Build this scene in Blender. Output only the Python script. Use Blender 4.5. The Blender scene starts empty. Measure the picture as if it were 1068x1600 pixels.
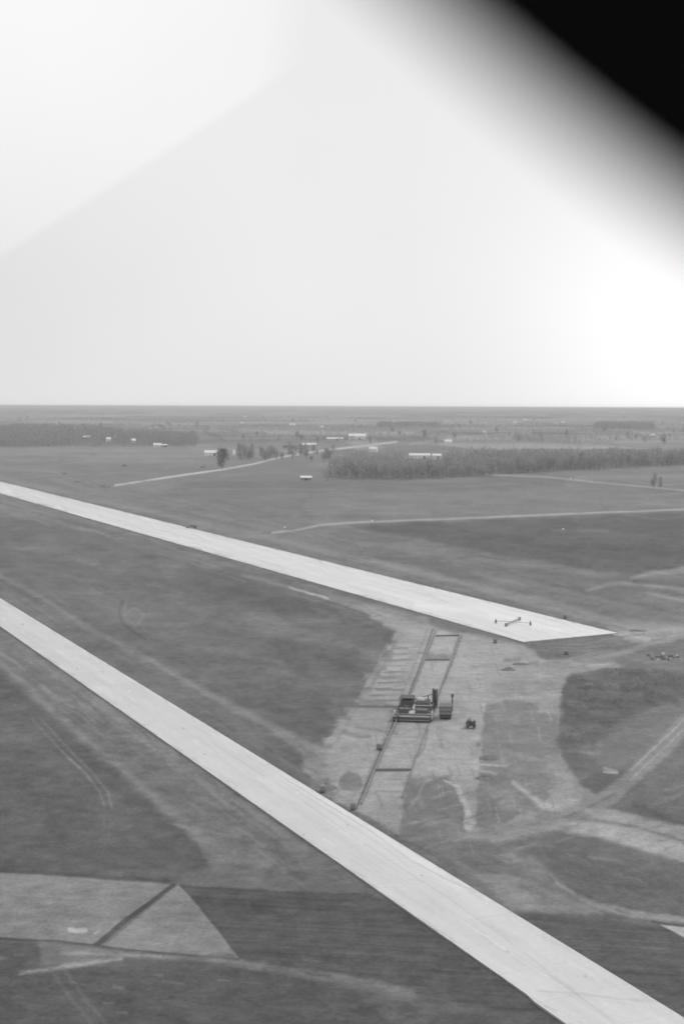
import bpy, math, random
import numpy as np
from mathutils import Matrix, Vector, Euler

R = math.radians
S = bpy.context.scene
COL = S.collection
random.seed(4)

# ------------------------------------------------------------------ camera
H = 70.0                      # flying height
FPX = 50.0 / 36.0 * 1600.0    # 50 mm lens on 24 x 36 film
PITCH = R(4.236)
ROLL = R(0.21)
cam_d = bpy.data.cameras.new('camera')
cam = bpy.data.objects.new('camera', cam_d)
COL.objects.link(cam)
cam_d.sensor_fit = 'VERTICAL'
cam_d.sensor_height = 36.0
cam_d.sensor_width = 24.0
cam_d.lens = 50.0
cam_d.clip_start = 0.02
cam_d.clip_end = 200000.0
cam_m = Euler((math.pi / 2 - PITCH, 0, 0)).to_matrix() @ Matrix.Rotation(ROLL, 3, 'Z')
cam.matrix_world = Matrix.Translation((0, 0, H)) @ cam_m.to_4x4()
cam_d.dof.use_dof = True
cam_d.dof.focus_distance = 36.0
cam_d.dof.aperture_fstop = 1.9
cam_d.dof.aperture_blades = 0
S.camera = cam

# ------------------------------------------------------------------ sky, sun, exposure
SUN_EL, SUN_AZ = R(48), R(55)          # azimuth measured from +Y towards +X
W = bpy.data.worlds.new('World')
S.world = W
W.use_nodes = True
nt = W.node_tree
nt.nodes.clear()


def N(t, typ, **kw):
    n = t.nodes.new(typ)
    for k, v in kw.items():
        if k.startswith('i_'):
            n.inputs[k[2:].replace('_', ' ')].default_value = v
        else:
            setattr(n, k, v)
    return n


def math_node(t, op, a, b=None, clamp=False):
    n = t.nodes.new('ShaderNodeMath')
    n.operation = op
    n.use_clamp = clamp
    for i, x in enumerate((a, b)):
        if x is None:
            continue
        if isinstance(x, (int, float)):
            n.inputs[i].default_value = x
        else:
            t.links.new(x, n.inputs[i])
    return n.outputs[0]


out = N(nt, 'ShaderNodeOutputWorld')
bg = N(nt, 'ShaderNodeBackground')
bg.inputs['Strength'].default_value = 0.1
sky = N(nt, 'ShaderNodeTexSky')
sky.sky_type = 'NISHITA'
sky.sun_disc = False
sky.sun_elevation = SUN_EL
sky.sun_rotation = SUN_AZ
sky.dust_density = 4.0
sky.altitude = 70
bw = N(nt, 'ShaderNodeRGBToBW')
nt.links.new(sky.outputs[0], bw.inputs[0])
tc = N(nt, 'ShaderNodeTexCoord')
# overcast layer: pale grey stratus, brighter to the lower right (where the sun stands
# behind the cloud) and higher up on the left, duller low on the left


def dir_glow(az, el, width, amp):
    d = Vector((math.sin(R(az)) * math.cos(R(el)), math.cos(R(az)) * math.cos(R(el)), math.sin(R(el))))
    vm = N(nt, 'ShaderNodeVectorMath', operation='DOT_PRODUCT')
    nt.links.new(tc.outputs['Generated'], vm.inputs[0])
    vm.inputs[1].default_value = d
    ang = math_node(nt, 'ARCCOSINE', math_node(nt, 'MINIMUM', vm.outputs['Value'], 0.99999))
    q = math_node(nt, 'DIVIDE', ang, R(width))
    g = math_node(nt, 'EXPONENT', math_node(nt, 'MULTIPLY', math_node(nt, 'MULTIPLY', q, q), -1.0))
    return math_node(nt, 'MULTIPLY', g, amp)


noi = N(nt, 'ShaderNodeTexNoise')
noi.inputs['Scale'].default_value = 5.0
noi.inputs['Detail'].default_value = 3.0
noi.inputs['Roughness'].default_value = 0.45
nt.links.new(tc.outputs['Generated'], noi.inputs['Vector'])
cloud = math_node(nt, 'ADD', 8.6, math_node(nt, 'MULTIPLY', math_node(nt, 'SUBTRACT', noi.outputs[0], 0.5), 1.0))
cloud = math_node(nt, 'ADD', cloud, dir_glow(13.5, 2.5, 6.5, 2.6))
cloud = math_node(nt, 'ADD', cloud, dir_glow(-14, 19, 10.5, 0.8))
cloud = math_node(nt, 'ADD', cloud, dir_glow(-15, 4, 7, -0.55))


def leak_edge(p, q, width):
    # light-leak edge painted into the sky: a great circle through two sky directions
    def d(uv):
        return cam_m @ Vector(((uv[0] - 534) / FPX, -(uv[1] - 800) / FPX, -1)).normalized()
    n = d(q).cross(d(p)).normalized()
    if n.dot(d((100, 100))) < 0: n = -n
    vm = N(nt, 'ShaderNodeVectorMath', operation='DOT_PRODUCT')
    nt.links.new(tc.outputs['Generated'], vm.inputs[0]); vm.inputs[1].default_value = n
    wob = math_node(nt, 'MULTIPLY', math_node(nt, 'SUBTRACT', noi.outputs[0], 0.5), 0.006)
    x = math_node(nt, 'DIVIDE', math_node(nt, 'ADD', vm.outputs['Value'], wob), width)
    return math_node(nt, 'ADD', x, 0.5, clamp=True)


leak = math_node(nt, 'MULTIPLY', leak_edge((0, 405), (440, 118), 0.006), leak_edge((436, 130), (462, -60), 0.03))
cloud = math_node(nt, 'ADD', cloud, math_node(nt, 'MULTIPLY', leak, 0.62))
mixn = math_node(nt, 'ADD', math_node(nt, 'MULTIPLY', cloud, 0.93), math_node(nt, 'MULTIPLY', bw.outputs[0], 0.07))
comb = N(nt, 'ShaderNodeCombineColor')
for i in range(3):
    nt.links.new(mixn, comb.inputs[i])
nt.links.new(comb.outputs[0], bg.inputs['Color'])
nt.links.new(bg.outputs[0], out.inputs['Surface'])

sun_d = bpy.data.lights.new('sun', 'SUN')
sun_d.energy = 1.1
sun_d.angle = R(12)
sun_d.color = (1, 1, 1)                 # black and white film
sun = bpy.data.objects.new('sun', sun_d)
COL.objects.link(sun)
sd = Vector((math.sin(SUN_AZ) * math.cos(SUN_EL), math.cos(SUN_AZ) * math.cos(SUN_EL), math.sin(SUN_EL)))
sun.rotation_euler = sd.to_track_quat('Z', 'Y').to_euler()
sun.location = (200, 200, 300)

S.view_settings.view_transform = 'Standard'
S.view_settings.look = 'None'
S.view_settings.gamma = 1.0
S.view_settings.use_curve_mapping = False
S.view_settings.exposure = 0.0
S.render.engine = 'CYCLES'
S.cycles.max_bounces = 6
S.cycles.volume_bounces = 0

HORIZON_Y = 60000.0
HAZE_DENSITY = 6.0e-5


# ------------------------------------------------------------------ helpers
def at(u, v, z=0.0):
    """point of the plane height z seen at photograph pixel (u, v)"""
    d = cam_m @ Vector(((u - 534) / FPX, -(v - 800) / FPX, -1))
    k = (z - H) / d.z
    return Vector((d.x * k, d.y * k, z))


CM = np.array(cam_m)


def to_px(X, Y, Z=0.0):
    P = np.stack([X, Y, np.zeros_like(X) + (Z - H)], -1) @ CM      # = CM^T p
    w = -P[..., 2]
    w = np.where(w > 1, w, 1)
    return 534 + FPX * P[..., 0] / w, 800 - FPX * P[..., 1] / w, -P[..., 2] > 1


def lin(g):
    c = g / 255.0
    return np.where(c <= 0.04045, c / 12.92, ((c + 0.055) / 1.055) ** 2.4)


def tag(o, label=None, cat=None, group=None, kind=None):
    if label: o['label'] = label
    if cat: o['category'] = cat
    if group: o['group'] = group
    if kind: o['kind'] = kind
    return o


def empty(name, loc, rz=0.0):
    o = bpy.data.objects.new(name, None)
    COL.objects.link(o)
    o.location = loc
    o.rotation_euler = (0, 0, rz)
    o.empty_display_size = 1
    return o


def kids(o):
    return [c for c in bpy.data.objects if c.parent == o]


def copy_tree(o, parent=None):
    c = o.copy()
    COL.objects.link(c)
    c.parent = parent
    for ch in kids(o):
        copy_tree(ch, c)
    return c


class MB:
    """collects shapes and links them as one mesh object"""
    def __init__(s):
        s.v = []; s.f = []

    def add(s, vs, fs):
        b = len(s.v)
        s.v += [tuple(p) for p in vs]
        s.f += [tuple(b + i for i in f) for f in fs]
        return s

    def box(s, x0, x1, y0, y1, z0, z1, taper=0.0, rz=0.0, c=(0, 0)):
        vs = []
        for z, t in ((z0, 0), (z1, taper)):
            for x, y in ((x0 + t, y0 + t), (x1 - t, y0 + t), (x1 - t, y1 - t), (x0 + t, y1 - t)):
                if rz:
                    dx, dy = x - c[0], y - c[1]
                    x = c[0] + dx * math.cos(rz) - dy * math.sin(rz)
                    y = c[1] + dx * math.sin(rz) + dy * math.cos(rz)
                vs.append((x, y, z))
        return s.add(vs, [(3, 2, 1, 0), (4, 5, 6, 7), (0, 1, 5, 4), (1, 2, 6, 5), (2, 3, 7, 6), (3, 0, 4, 7)])

    def bar(s, a, b, r0, r1=None, n=8):
        a = Vector(a); b = Vector(b)
        if r1 is None: r1 = r0
        q = (b - a).to_track_quat('Z', 'Y')
        vs = []
        for p, r in ((a, r0), (b, r1)):
            for i in range(n):
                t = 2 * math.pi * i / n
                vs.append(p + q @ Vector((r * math.cos(t), r * math.sin(t), 0)))
        fs = [(i, (i + 1) % n, n + (i + 1) % n, n + i) for i in range(n)]
        fs += [tuple(range(n - 1, -1, -1)), tuple(range(n, 2 * n))]
        return s.add(vs, fs)

    def prism(s, pts, y0, y1):
        """outline in x-z pushed along y"""
        n = len(pts)
        vs = [(x, y0, z) for x, z in pts] + [(x, y1, z) for x, z in pts]
        fs = [(i, (i + 1) % n, n + (i + 1) % n, n + i) for i in range(n)]
        fs += [tuple(range(n - 1, -1, -1)), tuple(range(n, 2 * n))]
        return s.add(vs, fs)

    def lathe(s, prof, n=12, c=(0, 0)):
        vs = []
        for r, z in prof:
            for i in range(n):
                t = 2 * math.pi * i / n
                vs.append((c[0] + r * math.cos(t), c[1] + r * math.sin(t), z))
        fs = []
        for k in range(len(prof) - 1):
            for i in range(n):
                fs.append((k * n + i, k * n + (i + 1) % n, (k + 1) * n + (i + 1) % n, (k + 1) * n + i))
        fs.append(tuple(range(n - 1, -1, -1)))
        fs.append(tuple((len(prof) - 1) * n + i for i in range(n)))
        return s.add(vs, fs)

    def build(s, name, m, parent=None, smooth=False):
        me = bpy.data.meshes.new(name)
        me.from_pydata(s.v, [], s.f)
        me.materials.append(m)
        if smooth:
            me.polygons.foreach_set('use_smooth', [True] * len(me.polygons))
        me.update()
        o = bpy.data.objects.new(name, me)
        COL.objects.link(o)
        o.parent = parent
        return o


def np_mesh(name, V, F, m, parent=None, attr=None, uv=None, smooth=False):
    me = bpy.data.meshes.new(name)
    V = np.ascontiguousarray(V, np.float32)
    F = np.ascontiguousarray(F, np.int32)
    k = F.shape[1]
    me.vertices.add(len(V)); me.vertices.foreach_set('co', V.ravel())
    me.loops.add(F.size); me.loops.foreach_set('vertex_index', F.ravel())
    me.polygons.add(len(F))
    me.polygons.foreach_set('loop_start', np.arange(0, F.size, k, dtype=np.int32))
    me.polygons.foreach_set('loop_total', np.full(len(F), k, np.int32))
    if smooth:
        me.polygons.foreach_set('use_smooth', np.ones(len(F), bool))
    me.update(calc_edges=True)
    if attr is not None:
        a = me.attributes.new('albedo', 'FLOAT', 'POINT')
        a.data.foreach_set('value', np.ascontiguousarray(attr, np.float32))
    if uv is not None:
        l = me.uv_layers.new(name='UVMap')
        l.data.foreach_set('uv', np.ascontiguousarray(uv[F.ravel()], np.float32).ravel())
    me.materials.append(m)
    o = bpy.data.objects.new(name, me)
    COL.objects.link(o)
    o.parent = parent
    return o


# value noise ---------------------------------------------------------------
def vnoise(x, y, seed=0):
    xi = np.floor(x).astype(np.int64); yi = np.floor(y).astype(np.int64)
    fx = x - xi; fy = y - yi
    fx = fx * fx * (3 - 2 * fx); fy = fy * fy * (3 - 2 * fy)

    def h(a, b):
        n = (a * 374761393 + b * 668265263 + seed * 982451653) & 0xFFFFFFFF
        n = ((n ^ (n >> 13)) * 1274126177) & 0xFFFFFFFF
        n = n ^ (n >> 16)
        return (n & 0xFFFF) / 65535.0
    return ((h(xi, yi) * (1 - fx) + h(xi + 1, yi) * fx) * (1 - fy)
            + (h(xi, yi + 1) * (1 - fx) + h(xi + 1, yi + 1) * fx) * fy)


def fbm(x, y, oct=4, seed=0, gain=0.5):
    s = 0; a = 1; t = 0
    for i in range(oct):
        s = s + a * vnoise(x * 2 ** i + 17.3 * i, y * 2 ** i - 9.1 * i, seed + i)
        t += a; a *= gain
    return s / t - 0.5


# materials -------------------------------------------------------------------
MATS = {}


def mat(name, g, rough=0.8, noise=0.25, scale=1.5, spec=0.3, metal=0.0, bump=0.0):
    if name in MATS: return MATS[name]
    m = bpy.data.materials.new(name); m.use_nodes = True
    t = m.node_tree
    b = t.nodes['Principled BSDF']
    b.inputs['Roughness'].default_value = rough
    b.inputs['Specular IOR Level'].default_value = spec
    b.inputs['Metallic'].default_value = metal
    c = N(t, 'ShaderNodeTexCoord')
    n = N(t, 'ShaderNodeTexNoise')
    n.inputs['Scale'].default_value = scale
    n.inputs['Detail'].default_value = 5
    n.inputs['Roughness'].default_value = 0.65
    t.links.new(c.outputs['Object'], n.inputs['Vector'])
    f = math_node(t, 'MULTIPLY', math_node(t, 'ADD', math_node(t, 'MULTIPLY', math_node(t, 'SUBTRACT', n.outputs[0], 0.5), 2 * noise), 1.0), g)
    cc = N(t, 'ShaderNodeCombineColor')
    for i in range(3): t.links.new(f, cc.inputs[i])
    t.links.new(cc.outputs[0], b.inputs['Base Color'])
    if bump:
        bp = N(t, 'ShaderNodeBump'); bp.inputs['Strength'].default_value = bump
        t.links.new(n.outputs[0], bp.inputs['Height']); t.links.new(bp.outputs[0], b.inputs['Normal'])
    MATS[name] = m
    return m


def ground_mat():
    m = bpy.data.materials.new('soil_and_grass'); m.use_nodes = True
    t = m.node_tree
    b = t.nodes['Principled BSDF']
    b.inputs['Roughness'].default_value = 0.95
    b.inputs['Specular IOR Level'].default_value = 0.1
    a = N(t, 'ShaderNodeAttribute'); a.attribute_name = 'albedo'
    g = N(t, 'ShaderNodeNewGeometry')
    acc = None
    for sc, amp, st in ((1.6, 0.34, 1.0), (0.35, 0.30, 1.0), (0.07, 0.18, 0.35), (0.012, 0.10, 0.3)):
        mp = N(t, 'ShaderNodeMapping')
        mp.inputs['Rotation'].default_value = (0, 0, R(-14))
        mp.inputs['Scale'].default_value = (sc * st, sc, sc)
        t.links.new(g.outputs['Position'], mp.inputs['Vector'])
        n = N(t, 'ShaderNodeTexNoise'); n.inputs['Scale'].default_value = 1.0
        n.inputs['Detail'].default_value = 3; n.inputs['Roughness'].default_value = 0.6
        t.links.new(mp.outputs[0], n.inputs['Vector'])
        x = math_node(t, 'MULTIPLY', math_node(t, 'SUBTRACT', n.outputs[0], 0.5), 2 * amp)
        acc = x if acc is None else math_node(t, 'ADD', acc, x)
    f = math_node(t, 'MULTIPLY', math_node(t, 'ADD', acc, 1.0), a.outputs['Fac'])
    cc = N(t, 'ShaderNodeCombineColor')
    for i in range(3): t.links.new(f, cc.inputs[i])
    t.links.new(cc.outputs[0], b.inputs['Base Color'])
    return m


def concrete_mat():
    m = bpy.data.materials.new('runway_concrete'); m.use_nodes = True
    t = m.node_tree
    b = t.nodes['Principled BSDF']
    b.inputs['Roughness'].default_value = 0.8
    b.inputs['Specular IOR Level'].default_value = 0.25
    a = N(t, 'ShaderNodeAttribute'); a.attribute_name = 'albedo'
    uv = N(t, 'ShaderNodeUVMap'); uv.uv_map = 'UVMap'
    br = N(t, 'ShaderNodeTexBrick')
    br.offset = 0.0
    br.inputs['Color1'].default_value = (0.955, 0.955, 0.955, 1)
    br.inputs['Color2'].default_value = (1.0, 1.0, 1.0, 1)
    br.inputs['Mortar'].default_value = (0.86, 0.86, 0.86, 1)
    br.inputs['Scale'].default_value = 1.0
    br.inputs['Mortar Size'].default_value = 0.06
    br.inputs['Brick Width'].default_value = 9.0
    br.inputs['Row Height'].default_value = 7.6
    t.links.new(uv.outputs[0], br.inputs['Vector'])
    acc = None
    for sx, sy, amp in ((1.1, 1.1, 0.10), (0.02, 0.35, 0.07), (0.12, 0.12, 0.06)):
        mp = N(t, 'ShaderNodeMapping')
        mp.inputs['Scale'].default_value = (sx, sy, 1)
        t.links.new(uv.outputs[0], mp.inputs['Vector'])
        n = N(t, 'ShaderNodeTexNoise'); n.inputs['Scale'].default_value = 1.0
        n.inputs['Detail'].default_value = 4; n.inputs['Roughness'].default_value = 0.6
        t.links.new(mp.outputs[0], n.inputs['Vector'])
        x = math_node(t, 'MULTIPLY', math_node(t, 'SUBTRACT', n.outputs[0], 0.5), 2 * amp)
        acc = x if acc is None else math_node(t, 'ADD', acc, x)
    bwn = N(t, 'ShaderNodeRGBToBW'); t.links.new(br.outputs['Color'], bwn.inputs[0])
    f = math_node(t, 'MULTIPLY', math_node(t, 'MULTIPLY', math_node(t, 'ADD', acc, 1.0), a.outputs['Fac']), bwn.outputs[0])
    cc = N(t, 'ShaderNodeCombineColor')
    for i in range(3): t.links.new(f, cc.inputs[i])
    t.links.new(cc.outputs[0], b.inputs['Base Color'])
    return m


# ------------------------------------------------------------------ ground pattern
class Paint:
    """grey tones of soil, grass and fields stored on the vertices of a ground sheet"""
    def __init__(s, X, Y, base):
        s.X = X; s.Y = Y
        s.u, s.v, ok = to_px(X, Y)
        s.ok = ok
        s.g = base
        # edge wobble, streaky
        s.wu = fbm(s.u / 26, s.v / 9, 5, 3, 0.72) * 3
        s.wv = fbm(s.u / 26 + 40, s.v / 9, 5, 8, 0.72) * 3
        # streaks running with the runways
        D = (at(-200, 702.8) - at(817, 1003)); D = D.normalized()
        s.a = X * D.x + Y * D.y
        s.b = -X * D.y + Y * D.x

    def _mix(s, i, al, val, patch, seed):
        if patch:
            n = fbm(s.u[i] / 18 + seed, s.v[i] / 6, 4, 20 + seed, 0.6)
            al = al * np.clip(1 - patch * 0.5 + n * 3.2 * patch, 0, 1)
        s.g[i] += (val - s.g[i]) * al

    def poly(s, pts, val, soft=3, a=1.0, warp=3.0, patch=0.0, seed=0):
        P = np.array(pts, float)
        mg = soft + warp * 1.5 + 1
        i = np.nonzero(s.ok & (s.u > P[:, 0].min() - mg) & (s.u < P[:, 0].max() + mg)
                       & (s.v > P[:, 1].min() - mg) & (s.v < P[:, 1].max() + mg))[0]
        if not len(i): return
        u = s.u[i] + s.wu[i] * warp; v = s.v[i] + s.wv[i] * warp * 0.6
        d = np.full(len(i), 1e9); ins = np.zeros(len(i), bool)
        for k in range(len(P)):
            x0, y0 = P[k]; x1, y1 = P[(k + 1) % len(P)]
            ex, ey = x1 - x0, y1 - y0
            t = np.clip(((u - x0) * ex + (v - y0) * ey) / (ex * ex + ey * ey + 1e-9), 0, 1)
            d = np.minimum(d, np.hypot(u - x0 - t * ex, v - y0 - t * ey))
            c = (y0 > v) != (y1 > v)
            with np.errstate(divide='ignore', invalid='ignore'):
                xc = x0 + (v - y0) / (ey if ey else 1e-9) * ex
            ins ^= c & (u < xc)
        sd = np.where(ins, d, -d)
        al = np.clip(0.5 + sd / (2 * soft), 0, 1)
        s._mix(i, al * al * (3 - 2 * al) * a, val, patch, seed)

    def line(s, pts, w, val, soft=1.5, a=1.0, warp=1.0, patch=0.0, seed=0):
        P = np.array(pts, float)
        ww = w if hasattr(w, '__len__') else [w] * len(P)
        mg = max(ww) / 2 + soft + warp * 1.5 + 1
        i = np.nonzero(s.ok & (s.u > P[:, 0].min() - mg) & (s.u < P[:, 0].max() + mg)
                       & (s.v > P[:, 1].min() - mg) & (s.v < P[:, 1].max() + mg))[0]
        if not len(i): return
        u = s.u[i] + s.wu[i] * warp; v = s.v[i] + s.wv[i] * warp * 0.6
        sd = np.full(len(i), -1e9)
        for k in range(len(P) - 1):
            x0, y0 = P[k]; x1, y1 = P[k + 1]
            ex, ey = x1 - x0, y1 - y0
            t = np.clip(((u - x0) * ex + (v - y0) * ey) / (ex * ex + ey * ey + 1e-9), 0, 1)
            d = np.hypot(u - x0 - t * ex, v - y0 - t * ey)
            sd = np.maximum(sd, (ww[k] + (ww[k + 1] - ww[k]) * t) / 2 - d)
        al = np.clip(0.5 + sd / (2 * soft), 0, 1)
        s._mix(i, al * al * (3 - 2 * al) * a, val, patch, seed)


KALB = 0.92      # tone of the film -> albedo under this sky


def up_top(x): return 752 + 0.2458 * x
def up_bot(x): return 770.6 + 0.2843 * x
def lo_top(x): return 934 + 0.6142 * x
def lo_bot(x): return 978 + 0.7000 * x


def paint_ground(X, Y):
    base = np.full(X.shape, 112.0)
    rs = random.Random(21)
    p = Paint(X, Y, base)
    u, v = p.u, p.v
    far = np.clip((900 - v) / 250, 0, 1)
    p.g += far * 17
    # patchwork of far farmland: rectangular fields in rows
    ang = R(9)
    A = X * math.cos(ang) + Y * math.sin(ang); B = -X * math.sin(ang) + Y * math.cos(ang)
    row = np.floor(B / 330.0)
    cw = 420.0
    cell = np.floor(A / cw + (row * 0.37) % 1.0)
    tone = vnoise(cell * 1.0 + 0.01, row * 1.0 + 0.01, 77) - 0.5
    tone2 = vnoise(np.floor(A / 1300.0 + 0.3) + 0.01, np.floor(B / 900.0) + 0.01, 5) - 0.5
    mask = np.clip((735 - v) / 25, 0, 1)
    p.g += mask * (tone * 34 + tone2 * 22 + 8)
    # broad mottling
    p.g += fbm(X / 90, Y / 160, 5, 1) * 16 + fbm(X / 14, Y / 40, 4, 2, 0.6) * 9
    late = fbm(X / 30, Y / 70, 6, 71, .65) * 26 + fbm(p.a / 120, p.b / 9, 5, 72, .6) * 14 + fbm(X / 5, Y / 14, 4, 73, .7) * 15 + (np.clip(fbm(u / 34, v / 11, 5, 74, .7) * 4, -1, 1)) * 7
    # mowing / grading streaks parallel to the runways near them
    st = fbm(p.a / 140, p.b / 5, 4, 9, 0.65)
    near_up = np.clip(1 - np.abs(v - up_top(u) - 5) / 90, 0, 1) * (v > 740)
    near_lo = np.clip(1 - np.abs(v - lo_bot(u) - 10) / 200, 0, 1)
    p.g += st * 16 * np.maximum(near_up, near_lo)

    # ---------- far land
    p.line([(0, 719), (150, 721), (300, 721)], 6, 138, 3, .8, 1)
    p.line([(300, 701), (420, 700), (520, 700)], 5, 142, 3, .6, 1)
    p.poly([(0, 722), (180, 745), (290, 741), (320, 724), (300, 723), (0, 724)], 121, 3, .6)
    p.poly([(300, 752), (470, 752), (560, 756), (720, 752), (880, 747), (880, 762), (700, 768), (640, 770), (480, 770), (260, 766)], 112, 3, .7, 2)
    p.poly([(700, 770), (880, 760), (1068, 768), (1068, 792), (860, 800), (600, 808), (480, 800), (480, 780)], 125, 3, .7, 2)
    p.line([(300, 764), (520, 764)], 3, 133, 2, .6, .5)
    p.line([(900, 746), (1068, 744)], 6, 138, 3, .7, 1)
    p.line([(800, 736), (960, 730), (1068, 726)], 6, 133, 3, .6, 1)
    p.line([(460, 803), (580, 801), (670, 802)], 4, 135, 3, .5, 1)
    p.line([(300, 800), (420, 825)], 3, 138, 2, .5, 1)
    # the large dark field right of the middle
    p.poly([(545, 822), (640, 816), (760, 812), (900, 806), (1068, 800), (1068, 886), (985, 897), (930, 892),
            (860, 878), (760, 862), (660, 842), (590, 832)], 96, 4, .97, 4)
    p.poly([(620, 828), (760, 826), (900, 838), (1068, 832), (1068, 880), (960, 893), (860, 874), (740, 855)], 90, 10, .5, 8, .6)
    p.line([(860, 828), (950, 829)], 3, 120, 3, .6, 1)
    for (x0, x1, y, w, val) in [(860, 950, 699, 2.2, 172), (800, 830, 698, 2, 160), (700, 800, 684, 5, 158), (930, 1068, 683, 3, 168), (990, 1068, 676, 3, 172),
                                (960, 1068, 690, 3, 162), (640, 760, 660, 3, 160), (780, 900, 655, 3, 164), (0, 200, 650, 4, 158), (260, 480, 673, 2, 158),
                                (300, 500, 684, 3, 150), (620, 900, 645, 2.5, 132), (180, 420, 650, 2, 138), (560, 640, 652, 3, 136), (700, 930, 674, 2.5, 138),
                                (330, 500, 693, 2.5, 128), (0, 300, 708, 4, 130), (860, 1068, 704, 2.5, 150), (420, 560, 676, 5, 146), (760, 930, 690, 3, 134)]:
        p.line([(x0, y), ((x0 + x1) / 2, y + .5), (x1, y)], w, val, 1.2, .7, .8, .2, int(x0) % 13)
    p.line([(640, 694), (690, 686), (740, 681), (830, 676)], 2, 165, 1.2, .7, .5)
    p.line([(650, 665), (690, 659), (725, 655)], 1.6, 165, 1, .7, .5)
    p.poly([(505, 748), (640, 750), (760, 744), (880, 736), (1100, 727), (1100, 708), (900, 712), (640, 716), (505, 735)], 108, 3, .8, 2)
    p.poly([(-60, 700), (306, 697), (306, 676), (200, 668), (-60, 669)], 112, 2, .7, 2)
    # farm roads
    p.line([(180, 758), (240, 749), (300, 740), (350, 733), (395, 725), (440, 714), (480, 707), (530, 701), (590, 694), (620, 690)],
           [2.6, 2.6, 2.6, 2.5, 2.2, 2.2, 2.4, 3, 2.4, 2], 190, .9, .95, .4)
    p.poly([(540, 690), (585, 686), (600, 700), (560, 706)], 160, 3, .5)
    p.line([(425, 832), (462, 828), (500, 820), (560, 815.5), (700, 810.5), (900, 802), (1068, 795.5)], 3.0, 165, 1.1, .8, .4)
    p.line([(760, 741), (850, 745), (960, 756), (1068, 766)], 2.4, 158, 1, .8, .4)
    p.line([(0, 789), (60, 800)], 3, 138, 2, .6, .6)
    # strips above the upper runway
    p.line([(-20, 742), (200, 792), (430, 842), (560, 872), (700, 905), (880, 951), (960, 976), (1068, 985)], [4, 5, 6, 8, 12, 16, 18, 24], 139, 5, .9, 2.5)
    p.line([(560, 884), (700, 916), (880, 962), (950, 982)], [3, 5, 7, 5], 120, 3, .7, 1)
    p.line([(620, 850), (760, 885), (880, 925), (1000, 950), (1068, 965)], 26, 118, 10, .6, 5, .4)
    p.line([(700, 880), (860, 912), (960, 935), (1068, 958)], 5, 103, 4, .6, 2)
    p.line([(560, 842), (700, 868), (860, 886), (960, 900)], 8, 128, 5, .6, 3)
    p.line([(915, 922), (950, 912), (1000, 911), (1068, 921)], [5, 6, 6, 8], 140, 3, .85, 2)
    p.line([(985, 903), (1020, 896), (1068, 890)], [4, 7, 10], 143, 3, .8, 2)
    p.line([(1010, 926), (1068, 938)], [3, 7], 143, 3, .8, 1)
    p.line([(990, 908), (1068, 914)], 6, 97, 3, .7, 1)
    p.poly([(380, 835), (560, 866), (620, 880), (470, 850), (330, 822)], 118, 6, .5, 4)

    # ---------- grass between the runways
    p.poly([(-40, 800), (60, 812), (400, 905), (470, 935), (610, 985), (600, 1040), (560, 1095), (515, 1160),
            (470, 1165), (330, 1085), (200, 1015), (100, 960), (-40, 905)], 106, 6, .8, 5)
    p.poly([(300, 905), (430, 930), (560, 938), (600, 955), (560, 965), (440, 950), (330, 932)], 93, 10, .65, 8, .5)
    p.poly([(480, 985), (600, 985), (612, 1010), (560, 1070), (530, 1040), (440, 1020)], 97, 10, .7, 6, .4, 3)
    p.poly([(440, 1100), (500, 1095), (520, 1120), (505, 1165), (470, 1140), (390, 1105)], 95, 6, .85, 5)
    p.poly([(240, 1010), (420, 1050), (520, 1090), (470, 1150), (330, 1085)], 99, 8, .6, 6, .3, 5)
    for k, (x0, y0, x1, y1) in enumerate([(60, 870, 260, 900), (20, 850, 150, 880), (340, 975, 560, 1005), (380, 960, 480, 985),
                                          (300, 1010, 440, 1035), (100, 900, 180, 940), (420, 990, 590, 1020), (500, 955, 600, 975), (250, 880, 330, 890)]):
        p.line([(x0, y0), ((x0 + x1) / 2, (y0 + y1) / 2 - 2), (x1, y1)], 8, 126, 6, .6, 6, .7, k)
    p.line([(-20, 888), (60, 930), (130, 975), (200, 1012), (300, 1070), (400, 1122), (470, 1162), (520, 1195)], [7, 7, 8, 8, 9, 12, 20, 30], 132, 5, .85, 3)
    p.poly([(0, 920), (200, 1030), (400, 1135), (500, 1215), (560, 1262), (200, 1057), (0, 934)], 108, 5, .8, 4, .3)
    p.poly([(400, 1150), (470, 1180), (490, 1210), (440, 1190)], 95, 7, .6, 5, .3)
    # loop of a turning track
    p.line([(192, 935), (186, 955), (190, 972), (206, 985), (228, 998)], 2.5, 90, 1.5, .8, .6)
    p.line([(198, 938), (194, 956), (198, 970), (214, 982)], 2.5, 122, 1.5, .8, .6)
    p.line([(200, 955), (212, 950), (226, 960), (214, 976), (203, 970)], 3, 126, 2.5, .8, .8)
    p.line([(150, 920), (180, 930), (192, 940)], 3, 95, 2, .6, .8)
    # light ribbon below upper runway
    p.line([(380, 898), (455, 917), (560, 945), (660, 972)], [3, 5, 14, 20], 142, 4, .85, 2)
    p.line([(452, 917), (485, 926), (512, 934)], [2, 4, 3], 195, 1.5, .85, 1.5, .6)
    p.line([(0, 786), (150, 825), (330, 868), (450, 905)], 3, 96, 2, .5, 1)

    # ---------- bare soil around the taxiway
    SOIL = [(560, 945), (640, 968), (700, 985), (815, 1006), (850, 1030), (960, 1034), (975, 1042), (890, 1052), (878, 1100), (872, 1160),
            (885, 1210), (905, 1250), (1000, 1275), (1068, 1305), (1068, 1345), (960, 1310), (880, 1290), (780, 1310),
            (700, 1325), (640, 1312), (560, 1268), (505, 1240), (470, 1195), (508, 1160), (530, 1130), (560, 1090), (590, 1040), (612, 1000), (616, 985), (580, 965)]
    p.poly(SOIL, 153, 4, .97, 5)
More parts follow.
